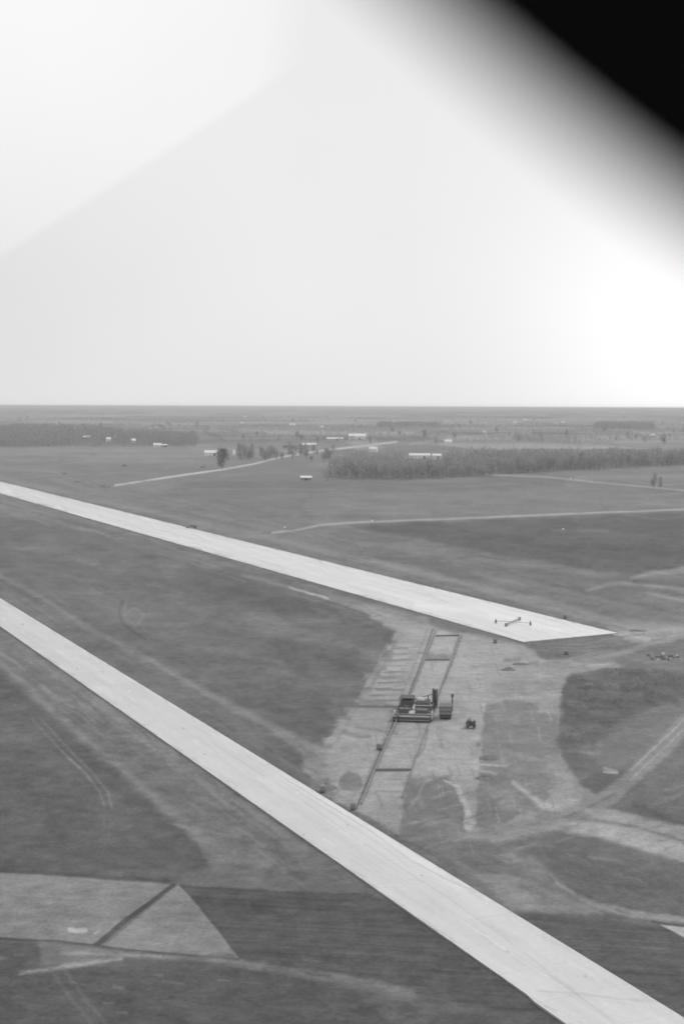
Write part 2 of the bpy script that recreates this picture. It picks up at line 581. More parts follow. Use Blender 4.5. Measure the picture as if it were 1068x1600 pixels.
    p.poly([(620, 985), (678, 985), (560, 1262), (512, 1240), (515, 1190), (540, 1140), (562, 1085)], 152, 3, .8, 2)
    p.poly([(722, 990), (770, 1010), (765, 1060), (755, 1110), (744, 1170), (700, 1200), (655, 1200), (690, 1090)], 157, 5, .7, 3)
    p.poly([(757, 1100), (790, 1092), (840, 1097), (868, 1112), (872, 1170), (880, 1230), (835, 1260), (770, 1295), (742, 1290), (748, 1200)], 125, 3, .97, 4)
    p.poly([(836, 1098), (872, 1088), (874, 1116), (842, 1114)], 152, 3, .8, 4)
    p.poly([(850, 1180), (890, 1178), (905, 1225), (925, 1240), (880, 1250), (860, 1225)], 142, 4, .7, 6, .3)
    p.line([(812, 1182), (870, 1190)], 6, 144, 4, .6, 5, .4)
    p.poly([(765, 1070), (800, 1062), (860, 1064), (882, 1075), (800, 1090), (770, 1085)], 132, 4, .7, 6, .5)
    p.poly([(640, 1215), (700, 1210), (722, 1240), (730, 1300), (700, 1322), (625, 1308), (630, 1250)], 119, 4, .95, 5, .1)
    p.poly([(530, 1212), (545, 1203), (562, 1210), (568, 1228), (555, 1236), (530, 1232)], 124, 2.5, .9, 2)
    p.poly([(474, 1216), (512, 1214), (530, 1232), (520, 1244), (500, 1236)], 118, 3, .8, 4, .4)
    p.line([(538, 1200), (528, 1215), (522, 1235)], 5, 160, 3, .7, 1.5)
    p.line([(694, 1218), (714, 1228), (722, 1245), (730, 1262), (732, 1288)], [3, 8, 9, 8, 15], 174, 3, .95, 2.5)
    p.line([(640, 1262), (652, 1245), (662, 1220), (690, 1208)], 4, 150, 3, .7, 2)
    p.poly([(765, 1238), (795, 1232), (810, 1245), (800, 1270), (775, 1262)], 148, 3, .6, 4)
    for q in ((765, 1182, 14, 5), (761, 1214, 16, 8), (745, 1160, 8, 10), (763, 1120, 8, 4), (800, 1030, 24, 6), (832, 1035, 14, 5), (773, 1262, 10, 22)):
        p.poly([(q[0] - q[2] / 2, q[1] - q[3] / 2), (q[0] + q[2] / 2, q[1] - q[3] / 2), (q[0] + q[2] / 2, q[1] + q[3] / 2), (q[0] - q[2] / 2, q[1] + q[3] / 2)], 106, 4, .75, 3, .3)
    p.line([(745, 1192), (790, 1196)], 4, 165, 2, .8, 2)
    p.line([(742, 1202), (775, 1208)], 3, 162, 2, .8, 2)
    p.line([(728, 1160), (740, 1170), (748, 1140), (757, 1100)], 4, 164, 3, .6, 1)
    # strip left of the lane: grass fingers, scraped cross rows and a worn side track
    for k, y in enumerate(range(1008, 1092, 9)):
        xl = 612 - (y - 1000) * .42
        p.line([(xl + rs.uniform(-6, 8), y), (xl + 20, y + 1), (644 - (y - 1000) * .42, y)], rs.uniform(2.5, 4.5), 166, 2, .7, 2.5, .3, k)
        p.line([(xl + rs.uniform(-12, 14), y + 4.5), (640 - (y - 1000) * .42, y + 4.5)], rs.uniform(1.5, 3), 118, 1.5, .75, 2.5, .3, k + 4)
    for k in range(16):
        y = rs.uniform(990, 1165); x = np.interp(y, [990, 1040, 1090, 1140, 1165], [612, 592, 560, 530, 515])
        p.poly([(x - 14, y - 5), (x + rs.uniform(2, 14), y - 3), (x + rs.uniform(4, 16), y + 4), (x - 14, y + 6)], rs.choice([104, 108, 150]), 3, .7, 4, .2, k)
    p.line([(606, 1000), (588, 1040), (562, 1085), (535, 1130), (515, 1160)], 2.5, 138, 1.5, .7, 2, .4)
    p.line([(618, 1000), (598, 1042), (572, 1086)], 2.5, 126, 1.5, .7, 2, .4)
    p.line([(440, 1095), (500, 1100), (560, 1103), (622, 1103)], 3, 100, 2, .7, 1.5, .3)
    p.poly([(470, 1168), (515, 1160), (505, 1215), (480, 1205)], 137, 5, .7, 6, .3)
    # graded lane of the taxiway between the forms
    p.poly([(686, 984), (716, 992), (671, 1125), (625, 1252), (563, 1256), (586, 1203), (620, 1125), (642, 1085)], 161, 1.5, .9, .6)
    p.poly([(620, 1128), (668, 1130), (642, 1202), (588, 1202)], 149, 1.5, .7, .6)
    p.poly([(668, 1022), (704, 1022), (700, 1031), (664, 1031)], 118, 3, .8, .6)
    p.line([(676, 982), (652, 1050), (634, 1095), (614, 1128), (582, 1200), (556, 1262)], [2.2, 2.4, 2.8, 3.2, 3.2, 3.2], 100, 1.2, .85, .4)  # trench darkness along the form, painted as ground tone
    p.line([(668, 982), (640, 1055), (618, 1105), (596, 1160), (572, 1215)], 2.6, 133, 2, .8, .5)
    p.line([(721, 992), (704, 1040), (686, 1080), (674, 1125)], [2, 2.4, 2.6, 2.6], 108, 1.4, .75, .4)
    p.line([(668, 1140), (662, 1170), (648, 1180), (644, 1203), (630, 1245)], 3, 122, 2, .6, .6)
    p.line([(676, 1130), (664, 1175), (640, 1200)], 5, 166, 3, .5, .6)
    for (x0, y0, x1, y1, w, val) in [(560, 1094, 628, 1093, 3, 112), (440, 1103, 622, 1103, 3.5, 108), (588, 1077, 630, 1077, 2.5, 118), (592, 1066, 634, 1065, 2.5, 120),
                                     (600, 1050, 636, 1049, 2.5, 122), (608, 1031, 645, 1030, 2.5, 124), (575, 1085, 622, 1085, 2, 126), (612, 1010, 650, 1010, 2, 132),
                                     (650, 1020, 676, 1020, 3, 126), (700, 1095, 760, 1096, 2, 138), (672, 1184, 740, 1186, 2, 132), (702, 1051, 760, 1053, 2, 140),
                                     (590, 1235, 628, 1236, 2, 138), (600, 1150, 655, 1151, 2, 142), (588, 1215, 634, 1216, 2, 143)]:
        p.line([(x0, y0), (x1, y1)], w, val, 1.3, .75, .8)
    p.line([(620, 1000), (585, 1060), (552, 1110), (525, 1160)], 5, 118, 4, .5, 3, .4)
    p.line([(520, 1095), (560, 1092), (600, 1094)], 8, 128, 4, .6, 3)
    p.poly([(555, 1095), (575, 1080), (590, 1095), (570, 1100)], 156, 3, .5, 2)

    # churned ground past the end of the upper runway
    p.poly([(822, 1004), (900, 997), (962, 993), (1000, 997), (1012, 1004), (960, 1015), (900, 1024), (850, 1024), (828, 1014)], 116, 3, .9, 3)
    for k in range(7):
        y = 1004 + k * 3.0
        p.line([(835 + k * 9, y), (880 + k * 14, y + 2 - k * .5), (930 + k * 8, y - 1 - k * .6)], 2, 95 if k % 2 else 136, 1.5, .6, 3, .6, k)
    p.line([(830, 1008), (845, 1010), (860, 1014)], 3, 82, 1.5, .7, 1.5)
    p.line([(866, 1034), (930, 1027), (985, 1016), (1015, 1004), (1040, 996)], [10, 10, 8, 10, 16], 143, 4, .8, 2)
    p.poly([(940, 972), (1030, 978), (1100, 980), (1100, 996), (1030, 1006), (990, 1002), (955, 992)], 154, 4, .85, 4)
    p.line([(960, 990), (985, 994), (1012, 998)], [3, 5, 2], 178, 2, .7, 1.5)
    p.line([(1000, 992), (1015, 998)], 3, 172, 1.5, .7, 1)
    p.poly([(1010, 1010), (1068, 995), (1068, 1040), (1000, 1036), (975, 1030)], 116, 5, .8, 4, .3)
    p.line([(900, 1040), (950, 1036)], 4, 168, 2.5, .8, 1.5)

    # right hand rough ground
    p.poly([(884, 1062), (940, 1046), (1068, 1038), (1068, 1130), (1000, 1195), (960, 1240), (920, 1232), (886, 1190), (868, 1165), (874, 1100)], 118, 4, .97, 4)
    p_ = [(884, 1060), (905, 1051), (960, 1046), (1040, 1044), (1080, 1050), (1080, 1085), (1010, 1105), (960, 1135), (925, 1172), (900, 1172), (874, 1163), (880, 1100)]
    p.poly(p_, 99, 6, .9, 7, .15, 2)
    for k in range(60):
        x = rs.uniform(885, 1060); y = rs.uniform(1048, 1100) + max(0, 960 - x) * .6 * rs.random()
        p.line([(x, y), (x + rs.uniform(4, 16), y + rs.uniform(-2, 3))], rs.uniform(2, 6), rs.choice([88, 92, 115, 122, 84]), 2.5, .6, 5, .4, k)
    p.poly([(872, 1120), (900, 1150), (930, 1190), (985, 1205), (960, 1242), (930, 1240), (900, 1215), (872, 1165)], 102, 5, .92, 5, .1)
    p.poly([(900, 1160), (950, 1165), (960, 1180), (905, 1180)], 128, 6, .5, 6, .5)
    p.line([(944, 1200), (964, 1206)], 6, 155, 3, .7, 2)
    p.line([(890, 1172), (935, 1176)], 5, 138, 4, .6, 3, .3)
    p.poly([(968, 1232), (1010, 1210), (1068, 1150), (1068, 1292), (1010, 1272), (972, 1256)], 111, 4, .9, 4, .15)
    p.line([(990, 1255), (1068, 1290)], 7, 97, 4, .8, 2)
    # pale curved cuts
    p.poly([(868, 1200), (900, 1220), (930, 1240), (950, 1252), (905, 1264), (870, 1250), (850, 1232), (866, 1228)], 150, 5, .8, 5, .3)
    p.line([(800, 1222), (822, 1238), (846, 1256), (868, 1265), (892, 1268)], [4, 6, 9, 12, 7], 178, 4, .85, 2)
    p.line([(790, 1228), (812, 1250), (845, 1268), (880, 1275), (915, 1272)], [6, 8, 8, 8, 8], 127, 3, .8, 2)
    # crossing dirt roads
    p.line([(1080, 1120), (1030, 1172), (985, 1215), (950, 1245), (905, 1270), (850, 1285), (780, 1300), (700, 1318)], [30, 26, 24, 26, 28, 26, 24, 20], 137, 4, .85, 3)
    p.line([(1080, 1112), (1040, 1150), (1003, 1185), (985, 1203)], 3, 156, 1.5, .85, 1)
    p.line([(1080, 1124), (1046, 1160), (1012, 1190), (985, 1218)], 3, 152, 1.5, .8, 1)
    p.line([(960, 1240), (905, 1266), (880, 1276)], 4, 110, 2, .7, 1.5)
    p.line([(915, 1265), (960, 1272), (1010, 1284), (1080, 1300)], [5, 12, 13, 14], 157, 4, .85, 2.5)
    p.line([(880, 1276), (940, 1281), (1000, 1292), (1080, 1318)], 5, 122, 2.5, .85, 1.5)
    p.line([(872, 1290), (930, 1296), (1000, 1314), (1080, 1336)], [16, 22, 24, 26], 162, 5, .9, 2.5)
    p.line([(770, 1310), (820, 1300), (880, 1288)], 16, 150, 6, .7, 4)

    # right of the lower runway, below the taxiway
    p.poly([(640, 1318), (720, 1308), (800, 1325), (860, 1320), (930, 1335), (940, 1425), (800, 1422), (738, 1388)], 126, 6, .9, 4)
    p.poly([(645, 1316), (760, 1312), (810, 1345), (820, 1372), (760, 1362), (690, 1350)], 112, 6, .85, 6, .35, 7)
    p.poly([(826, 1325), (870, 1322), (940, 1336), (1068, 1350), (1068, 1432), (960, 1418), (900, 1398), (862, 1372)], 106, 6, .95, 5)
    p.poly([(738, 1365), (790, 1362), (860, 1390), (915, 1412), (940, 1426), (850, 1424), (792, 1416)], 144, 5, .85, 4)
    p.poly([(766, 1332), (800, 1330), (815, 1344), (790, 1346)], 152, 4, .7, 4)
    p.line([(920, 1338), (965, 1343)], 4, 135, 3, .7, 3)
    p.line([(870, 1378), (900, 1400), (930, 1413), (985, 1425), (1068, 1436)], [3, 6, 10, 11, 9], 152, 3.5, .9, 2.5)
    p.line([(860, 1365), (885, 1392)], 3, 145, 2, .6, 1.5)
    p.line([(1018, 1438), (1048, 1443), (1080, 1446)], 3, 88, 1.5, .8, 1)
    p.line([(810, 1380), (850, 1400)], 6, 115, 4, .6, 3)

    # ploughed fields lower right and lower middle
    rows = fbm(u / 160, (v - 0.055 * u) / 3.2, 3, 31, 0.6)
    def ploughed(pts, val, amp, soft=2.0):
        g0 = p.g.copy()
        p.poly(pts, 0, soft, 1.0, 1.2)
        al = np.where(g0 != 0, 1 - p.g / np.where(g0 == 0, 1, g0), 0)
        p.g = g0 * (1 - al) + (val + rows * amp) * al
    ploughed([(700, 1417), (808, 1424), (960, 1437), (1080, 1449), (1200, 1800), (900, 1800)], 98, 22)
    ploughed([(270, 1381), (420, 1390), (520, 1393), (610, 1396), (900, 1610), (840, 1605), (700, 1560), (560, 1535), (430, 1510), (370, 1496)], 94, 22)
    p.line([(280, 1384), (420, 1392), (560, 1395)], 5, 82, 3, .8, 1)
    p.line([(420, 1504), (560, 1522), (700, 1530), (800, 1556)], 7, 86, 5, .6, 3, .5)
    p.line([(520, 1391), (575, 1392), (600, 1400)], 9, 120, 4, .5, 3)
    p.poly([(1030, 1443), (1080, 1448), (1100, 1480)], 178, 1.2, .95, .4)

    # left of the lower runway
    p.poly([(-40, 980), (130, 1071), (388, 1255), (600, 1400), (560, 1392), (420, 1390), (330, 1352), (230, 1240), (130, 1140), (0, 1040), (-40, 1010)], 119, 5, .9, 4)
    p.poly([(100, 1110), (150, 1105), (175, 1130), (165, 1142), (120, 1138)], 104, 5, .8, 4)
    for k, q in enumerate([(185, 1160, 45, 22), (230, 1200, 50, 22), (275, 1238, 60, 20), (60, 1065, 50, 16), (340, 1262, 60, 16), (300, 1300, 60, 10)]):
        x, y, w, h = q
        p.poly([(x - w / 2, y - h / 2), (x + w * .2, y - h / 2 + 4), (x + w / 2, y + h / 2), (x - w * .1, y + h / 2 - 3)], 103, 6, .7, 6, .3, k)
    p.line([(30, 1010), (110, 1066), (200, 1130), (300, 1205), (400, 1280), (470, 1330)], [12, 16, 18, 18, 20, 24], 131, 6, .75, 4, .2)
    p.line([(0, 1035), (60, 1090), (120, 1140), (190, 1200), (260, 1262), (310, 1305), (350, 1335), (420, 1345)], [7, 9, 9, 10, 13, 18, 20, 20], 133, 5, .85, 3)
    p.line([(300, 1330), (380, 1320), (460, 1345), (540, 1372)], 18, 124, 10, .6, 6, .4)
    p.line([(400, 1290), (430, 1310), (440, 1340), (420, 1360)], 10, 108, 6, .6, 5, .5)
    for k in range(9):
        x = 190 + k * 33
        p.line([(x, 1150 + k * 22), (x + 30, 1152 + k * 22)], 3, 140, 3, .5, 5, .4, k)
    # dark meadow on the left
    p.poly([(-60, 1045), (0, 1052), (70, 1110), (160, 1190), (260, 1282), (310, 1318), (325, 1350), (300, 1362), (265, 1378), (0, 1362), (-60, 1362)], 97, 6, .95, 4)
    p.poly([(0, 1090), (120, 1160), (200, 1260), (180, 1340), (0, 1345)], 103, 18, .6, 10, .5, 9)
    p.poly([(70, 1110), (200, 1225), (300, 1315), (250, 1330), (170, 1230), (90, 1160)], 92, 8, .6, 6)
    for dx in (0, 14):
        p.line([(50 + dx, 1122), (96 + dx, 1172), (132 + dx, 1208), (156 + dx * .9, 1236), (164 + dx * .8, 1262)], [2, 3, 4, 4, 3], 122, 2, .7, 1)
        p.line([(164 + dx * .8, 1262), (162 + dx * .6, 1300), (150 + dx * .6, 1336), (138 + dx * .6, 1352)], [3, 3, 4, 3], 111, 2.5, .6, 1.5, .3)
    p.line([(97, 1173), (130, 1203), (150, 1226)], 3, 134, 1.5, .8, .8)
    p.line([(-20, 1358), (120, 1366), (262, 1374)], 5, 82, 3, .6, 1)
    p.line([(130, 1352), (160, 1362), (300, 1360)], 8, 112, 5, .5, 3)
    p.line([(270, 1368), (420, 1380), (540, 1386)], 10, 115, 5, .6, 3)

    # two pale fields with the ditch between them
    bd = fbm(u / 120, (v - 0.03 * u) / 5, 3, 44) * 10
    ploughed([(-60, 1360), (0, 1362), (140, 1371), (266, 1380), (152, 1474), (60, 1469), (-60, 1461)], 136, 12, 1.8)
    ploughed([(279, 1380), (300, 1403), (334, 1444), (373, 1496), (260, 1487), (160, 1478)], 138, 10, 1.8)
    p.line([(272, 1381), (228, 1414), (190, 1442), (150, 1476)], [5, 7, 8, 8], 84, 1.5, .95, .8)
    p.line([(-30, 1463), (90, 1470), (160, 1478), (260, 1488), (373, 1498)], 4, 82, 2, .9, .8)
    p.line([(110, 1451), (121, 1453), (133, 1452)], 8, 178, 2, .9, 1.5)
    p.line([(148, 1457), (156, 1452)], 3, 165, 1.5, .8, .8)
    # foreground
    p.poly([(-80, 1466), (90, 1472), (260, 1492), (430, 1508), (560, 1535), (700, 1562), (880, 1605), (900, 1900), (-80, 1900)], 95, 4, .95, 3)
    p.poly([(60, 1470), (160, 1480), (165, 1500), (110, 1508), (66, 1505)], 128, 5, .7, 3)
    p.line([(30, 1519), (80, 1513), (140, 1503), (190, 1496)], [3, 7, 9, 6], 154, 4, .9, 3)
    p.line([(95, 1487), (150, 1487), (240, 1493), (330, 1497), (420, 1510), (520, 1527), (640, 1552)], [6, 12, 10, 8, 12, 16, 20], 131, 5, .85, 4, .2)
    p.line([(100, 1487), (160, 1489), (250, 1492)], 4, 150, 2.5, .7, 2.5, .3)
    p.line([(520, 1535), (640, 1560), (760, 1585), (860, 1620)], 16, 112, 8, .6, 5, .4)
    p.poly([(590, 1560), (670, 1575), (680, 1620), (600, 1620)], 118, 10, .6, 8, .7, 4)
    for dx in (0, 22):
        p.line([(78 + dx, 1512), (104 + dx, 1550), (130 + dx, 1580), (160 + dx, 1625)], 5, 112, 3, .7, 1.5)
    for k, (x, y) in enumerate([(185, 1541), (245, 1521), (262, 1532), (280, 1533), (190, 1580), (170, 1565), (350, 1530), (0, 1495), (30, 1490)]):
        p.line([(x - 7, y), (x + 8, y + 1)], 3, 128, 2.5, .7, 2, .2, k)
    p.g += late * np.clip((1900 - Y) / 1400, .25, 1)
    rows2 = fbm(u / 90, (v - 0.1 * u) / 5, 3, 61, 0.6)
    p.g += np.where(p.ok & (v > 1480), rows2 * 8, 0)
    # wheel ruts, scrapes and spilled soil over the worked ground
    def ruts(n, area, dirs, L, w, vals, a=.6):
        for k in range(n):
            x = rs.uniform(area[0], area[1]); y = area[2](x) + rs.random() * (area[3](x) - area[2](x))
            dx, dy = dirs; l = rs.uniform(.4, 1) * L; j = rs.uniform(-.08, .08) * l
            p.line([(x - dx * l / 2, y - dy * l / 2), (x, y + j), (x + dx * l / 2, y + dy * l / 2)], rs.uniform(.6, 1) * w,
                   rs.choice(vals), w * .5 + .6, a * rs.uniform(.4, 1), 2.5, rs.uniform(0, .6), k % 17)
    ruts(110, (0, 470, lambda x: lo_bot(x) + 4, lambda x: lo_bot(x) + 60 + x * .05), (.81, .58), 60, 4, (98, 104, 112, 135, 142, 148))
    ruts(60, (0, 440, lambda x: lo_bot(x) + 40, lambda x: lo_bot(x) + 110), (.97, .2), 40, 6, (96, 102, 126, 134))
    ruts(60, (0, 500, lambda x: lo_top(x) - 60, lambda x: lo_top(x) - 4), (.86, .51), 60, 4, (96, 102, 124, 132))
    ruts(90, (100, 960, lambda x: up_top(x) - 60, lambda x: up_top(x) - 3), (.97, .24), 90, 2.5, (104, 110, 134, 140))
    ruts(60, (0, 620, lambda x: up_bot(x) + 3, lambda x: up_bot(x) + 30), (.96, .28), 70, 3, (98, 106, 132, 140))
    ruts(110, (560, 880, lambda x: 1100 + max(0, 620 - x), lambda x: 1320), (.25, .97), 26, 3, (118, 126, 158, 164))
    ruts(80, (620, 880, lambda x: 1010 + max(0, 700 - x) * .5, lambda x: 1130), (.3, .95), 24, 2.5, (128, 134, 160, 166))
    ruts(90, (640, 1068, lambda x: 1215, lambda x: 1325), (.95, -.3), 40, 4, (112, 120, 148, 158))
    ruts(90, (650, 1068, lambda x: 1320 + max(0, x - 740) * .03, lambda x: min(1425, lo_top(x) - 6)), (.93, .36), 40, 4, (100, 108, 128, 140))
    ruts(60, (820, 1068, lambda x: 990, lambda x: 1045), (.98, -.15), 50, 2.5, (104, 112, 140, 150))
    ruts(70, (0, 560, lambda x: 1490, lambda x: 1600), (.98, .15), 40, 4, (84, 90, 108, 116))
    ruts(90, (0, 1068, lambda x: 702, lambda x: min(812, up_top(x) - 14)), (1, 0), 150, 2.2, (112, 118, 140, 146))
    ruts(60, (545, 1068, lambda x: 815, lambda x: 885), (1, .03), 90, 3, (90, 94, 106, 110), .5)
    ruts(120, (0, 1068, lambda x: 645, lambda x: 700), (1, 0), 130, 1.2, (110, 116, 150, 160))
    ruts(60, (0, 300, lambda x: 1090 + x * .7, lambda x: 1350), (.9, .3), 40, 6, (90, 94, 106, 110))
    ruts(90, (30, 600, lambda x: 850 + x * .2, lambda x: min(1160, lo_top(x) - 50)), (.98, .16), 70, 5, (95, 100, 118, 124))
    # darker lines along the pavement edges
    for f, (xa, xb) in ((up_top, (-200, 960)), (up_bot, (-200, 815))):
        p.line([(x, f(x)) for x in np.linspace(xa, xb, 6)], 3, 100, 2, .35, .3)
    p.line([(x, lo_bot(x) + 1) for x in np.linspace(-100, 1000, 6)], 4, 92, 2.5, .5, .4)
    p.line([(x, lo_top(x) - 1) for x in np.linspace(-100, 1200, 6)], 3, 98, 2, .35, .4)
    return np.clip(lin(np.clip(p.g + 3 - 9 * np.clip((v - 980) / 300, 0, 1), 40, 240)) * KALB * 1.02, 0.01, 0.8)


# ------------------------------------------------------------------ ground sheet
# rows get farther apart with distance, columns fan out; it runs to the horizon all round the front
def make_ground():
    q = np.linspace(1 / 90.0, 1 / HORIZON_Y, 1350)      # even in 1/distance
    ys = 1 / q
    ys = np.concatenate([[-3000, -1000, -300, -60, 20, 60], ys])
    t = np.linspace(-0.34, 0.34, 1150)
    ext = np.concatenate([np.linspace(.345, .6, 120), [0.65, 0.75, 1.0, 1.6, 3, 6, 15, 40]])
    t = np.concatenate([-ext[::-1], t, ext])
    T, Yg = np.meshgrid(t, ys)
    X = T * np.maximum(Yg, 90.0)
    X = np.where(Yg > 3000, np.clip(X, -70000, 70000), X)
    n, m = X.shape
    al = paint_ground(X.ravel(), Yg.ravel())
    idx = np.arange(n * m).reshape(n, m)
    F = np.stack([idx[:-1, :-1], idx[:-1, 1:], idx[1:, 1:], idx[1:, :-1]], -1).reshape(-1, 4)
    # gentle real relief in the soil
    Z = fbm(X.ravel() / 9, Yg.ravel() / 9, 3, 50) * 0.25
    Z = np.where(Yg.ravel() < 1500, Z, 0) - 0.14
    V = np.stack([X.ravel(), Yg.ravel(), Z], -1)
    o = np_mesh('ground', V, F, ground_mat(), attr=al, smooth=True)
    tag(o, kind='structure')


make_ground()
CONC = concrete_mat()


def pavement(name, top, bot, xs, nrow, paint, end=None):
    U = []; Vv = []
    for x in xs:
        a = top(x); b = bot(x)
        if end is not None: b = max(a, min(b, end(x)))
        U.append([x] * nrow); Vv.append(list(np.linspace(a, b, nrow)))
    U = np.array(U); Vv = np.array(Vv)
    dc = np.stack([(U - 534) / FPX, -(Vv - 800) / FPX, -np.ones_like(U)], -1) @ CM.T
    k = (0.07 - H) / dc[..., 2]
    X = dc[..., 0] * k; Y = dc[..., 1] * k
    n, m = X.shape
    p = Paint(X.ravel(), Y.ravel(), np.full(n * m, 200.0))
    paint(p)
    al = lin(np.clip(p.g, 60, 250)) * KALB * .97
    A = Vector((X[0, 0], Y[0, 0])); B = Vector((X[n // 2, 0], Y[n // 2, 0]))
    d = (B - A).normalized()
    uu = (X - A.x) * d.x + (Y - A.y) * d.y
    vv = -(X - A.x) * d.y + (Y - A.y) * d.x
    uv = np.stack([uu.ravel(), vv.ravel() + 400.0 * 7.6], -1)
    V = np.stack([X.ravel(), Y.ravel(), np.full(n * m, 0.07)], -1)
    idx = np.arange(n * m).reshape(n, m)
    F = np.stack([idx[:-1, :-1], idx[:-1, 1:], idx[1:, 1:], idx[1:, :-1]], -1).reshape(-1, 4)
    # slab edges down into the soil
    for row in (idx[:, 0], idx[:, -1]):
        b = len(V)
        low = V[row].copy(); low[:, 2] = -0.3
        V = np.concatenate([V, low]); al = np.concatenate([al, al[row]]); uv = np.concatenate([uv, uv[row]])
        j = np.arange(len(row) - 1)
        F = np.concatenate([F, np.stack([row[j], row[j + 1], b + j + 1, b + j], -1)])
    o = np_mesh(name, V, F, CONC, attr=np.clip(al, .02, .85), uv=uv)
    tag(o, kind='structure')
    return o


rst = random.Random(5)


def edge_dirt(p, f, side, xa, xb, n):
    # soil carried onto the slab along its edges
    for k in range(n):
        x = rst.uniform(xa, xb)
        p.line([(x, f(x)), (x + rst.uniform(4, 20), f(x + 12) + side * rst.uniform(0, 1.5))], rst.uniform(.8, 2.2), rst.choice([168, 180, 190]), 1.2, .5, 1.5, .3, k % 9)


def paint_up(p):
    u, v = p.u, p.v
    t = (v - up_top(u)) / (up_bot(u) - up_top(u))
    p.g[:] = 211 + np.clip((u - 100) / 900, 0, 1) * 12 + np.exp(-((t - .45) / .22) ** 2) * 5
    p.g += fbm(p.a / 60, p.b / 2.2, 4, 12, .6) * 16
    p.line([(x, up_top(x) + (up_bot(x) - up_top(x)) * .5) for x in (-200, 500, 830)], 1.2, 203, .8, .6, .3)
    for k in range(90):
        x = rst.uniform(-50, 900); y = up_top(x) + rst.random() * (up_bot(x) - up_top(x))
        p.line([(x, y), (x + 30, y + 8), (x + rst.uniform(40, 90), y + 22)], rst.uniform(.8, 2.5), rst.choice([198, 204, 232, 238]), 1.2, .5, 2, .5, k % 9)
    p.line([(x, up_top(x) + (up_bot(x) - up_top(x)) * .27) for x in (-200, 500, 880)], 1, 207, .8, .5, .3)
    edge_dirt(p, up_bot, -1, 0, 810, 90); edge_dirt(p, up_top, 1, 0, 940, 90)
    p.line([(650, 945), (740, 955), (820, 972), (870, 985)], 9, 240, 5, .5, 2)
    p.line([(520, 900), (640, 925), (760, 960)], 5, 206, 4, .4, 2, .5)
    p.line([(730, 975), (765, 979), (800, 990)], 3, 212, 3, .4, 2, .5)


def paint_lo(p):
    u, v = p.u, p.v
    t = (v - lo_top(u)) / (lo_bot(u) - lo_top(u))
    p.g[:] = 205 + np.clip(u / 900, 0, 1) * 6
    p.g += 8 * np.exp(-(t / .06) ** 2) * (u < 560)
    p.g += np.where((u > 450) & (u < 745), np.exp(-((t - .08) / .11) ** 2) * 12 * np.clip((u - 450) / 60, 0, 1) * np.clip((745 - u) / 30, 0, 1), 0)
    p.g += fbm(p.a / 30, p.b / 2.0, 4, 15, .6) * 10
    p.line([(330, 1160), (400, 1205), (470, 1250), (540, 1300), (620, 1352), (700, 1404), (800, 1475), (900, 1555), (960, 1600)], 1.5, 186, 1.1, .7, .8)
    p.line([(440, 1214), (520, 1263), (580, 1300), (640, 1344), (700, 1376), (760, 1400)], 1.6, 178, 1.2, .75, 1)
    p.line([(440, 1220), (520, 1272), (590, 1318), (640, 1356)], 1.2, 188, 1.1, .6, 1)
    p.line([(300, 1133), (380, 1178), (440, 1214)], 1.4, 190, 1.1, .5, 1)
    edge_dirt(p, lo_bot, -1, 0, 900, 120); edge_dirt(p, lo_top, 1, 0, 1080, 120)
    for k in range(120):
        x = rst.uniform(-20, 1100); y = lo_top(x) + rst.random() * (lo_bot(x) - lo_top(x)); l = rst.uniform(10, 70)
        p.line([(x, y), (x + l, y + l * rst.uniform(.58, .7))], rst.uniform(1, 5), rst.choice([194, 199, 220, 224]), 2, .5, 3, .5, k % 9)
    for k in range(26):
        x = rst.uniform(0, 1060); y = lo_top(x) + rst.random() * (lo_bot(x) - lo_top(x))
        p.line([(x, y), (x + 2.5, y + .6)], 1.6, rst.choice([150, 165, 235]), .8, .8, .5)
    p.line([(838, 1549), (900, 1553), (960, 1561), (1040, 1566)], 2.5, 184, 1.8, .65, 2)
    p.line([(838, 1556), (890, 1556), (990, 1572)], 1.5, 190, 1.3, .5, 2)
    p.line([(x, lo_top(x) + (lo_bot(x) - lo_top(x)) * .62) for x in (-100, 300, 700, 1100)], 1.2, 196, 1, .5, .4)


xs = np.concatenate([np.linspace(-300, -20, 80), np.linspace(-20, 964, 1000)[1:]])
pavement('runway', up_top, up_bot, xs, 60, paint_up, end=lambda x: 1003 - (x - 817) * 14 / 147.0)
xs = np.concatenate([np.linspace(-250, -20, 60), np.linspace(-20, 1100, 1000)[1:], np.linspace(1100, 1300, 30)[1:]])


def lo_bot2(x):                      # the slab steps out a little near the foot of the picture
    return lo_bot(x) + min(max((x - 822) / 14, 0), 1) * 3.2


pavement('runway', lo_top, lo_bot2, xs, 80, paint_lo)

# ------------------------------------------------------------------ haze (volume)
hz = MB().box(-72000, 72000, -3500, HORIZON_Y + 500, -3.0, H + 4.0)
hm = bpy.data.materials.new('haze'); hm.use_nodes = True
ht = hm.node_tree; ht.nodes.clear()
ho = N(ht, 'ShaderNodeOutputMaterial'); pv = N(ht, 'ShaderNodeVolumePrincipled')
pv.inputs['Color'].default_value = (.88, .88, .88, 1)
pv.inputs['Density'].default_value = HAZE_DENSITY
pv.inputs['Anisotropy'].default_value = 0.0
ht.links.new(pv.outputs[0], ho.inputs['Volume'])
tag(hz.build('haze', hm), kind='stuff')

# ------------------------------------------------------------------ trees
BARK = mat('bark', 0.25, .95, .3, 2)
TWIG = mat('bare_twigs', 0.38, 1.0, .35, .15, 0.0)
BRUSH = mat('brush', 0.40, 1.0, .35, .3, 0.0)


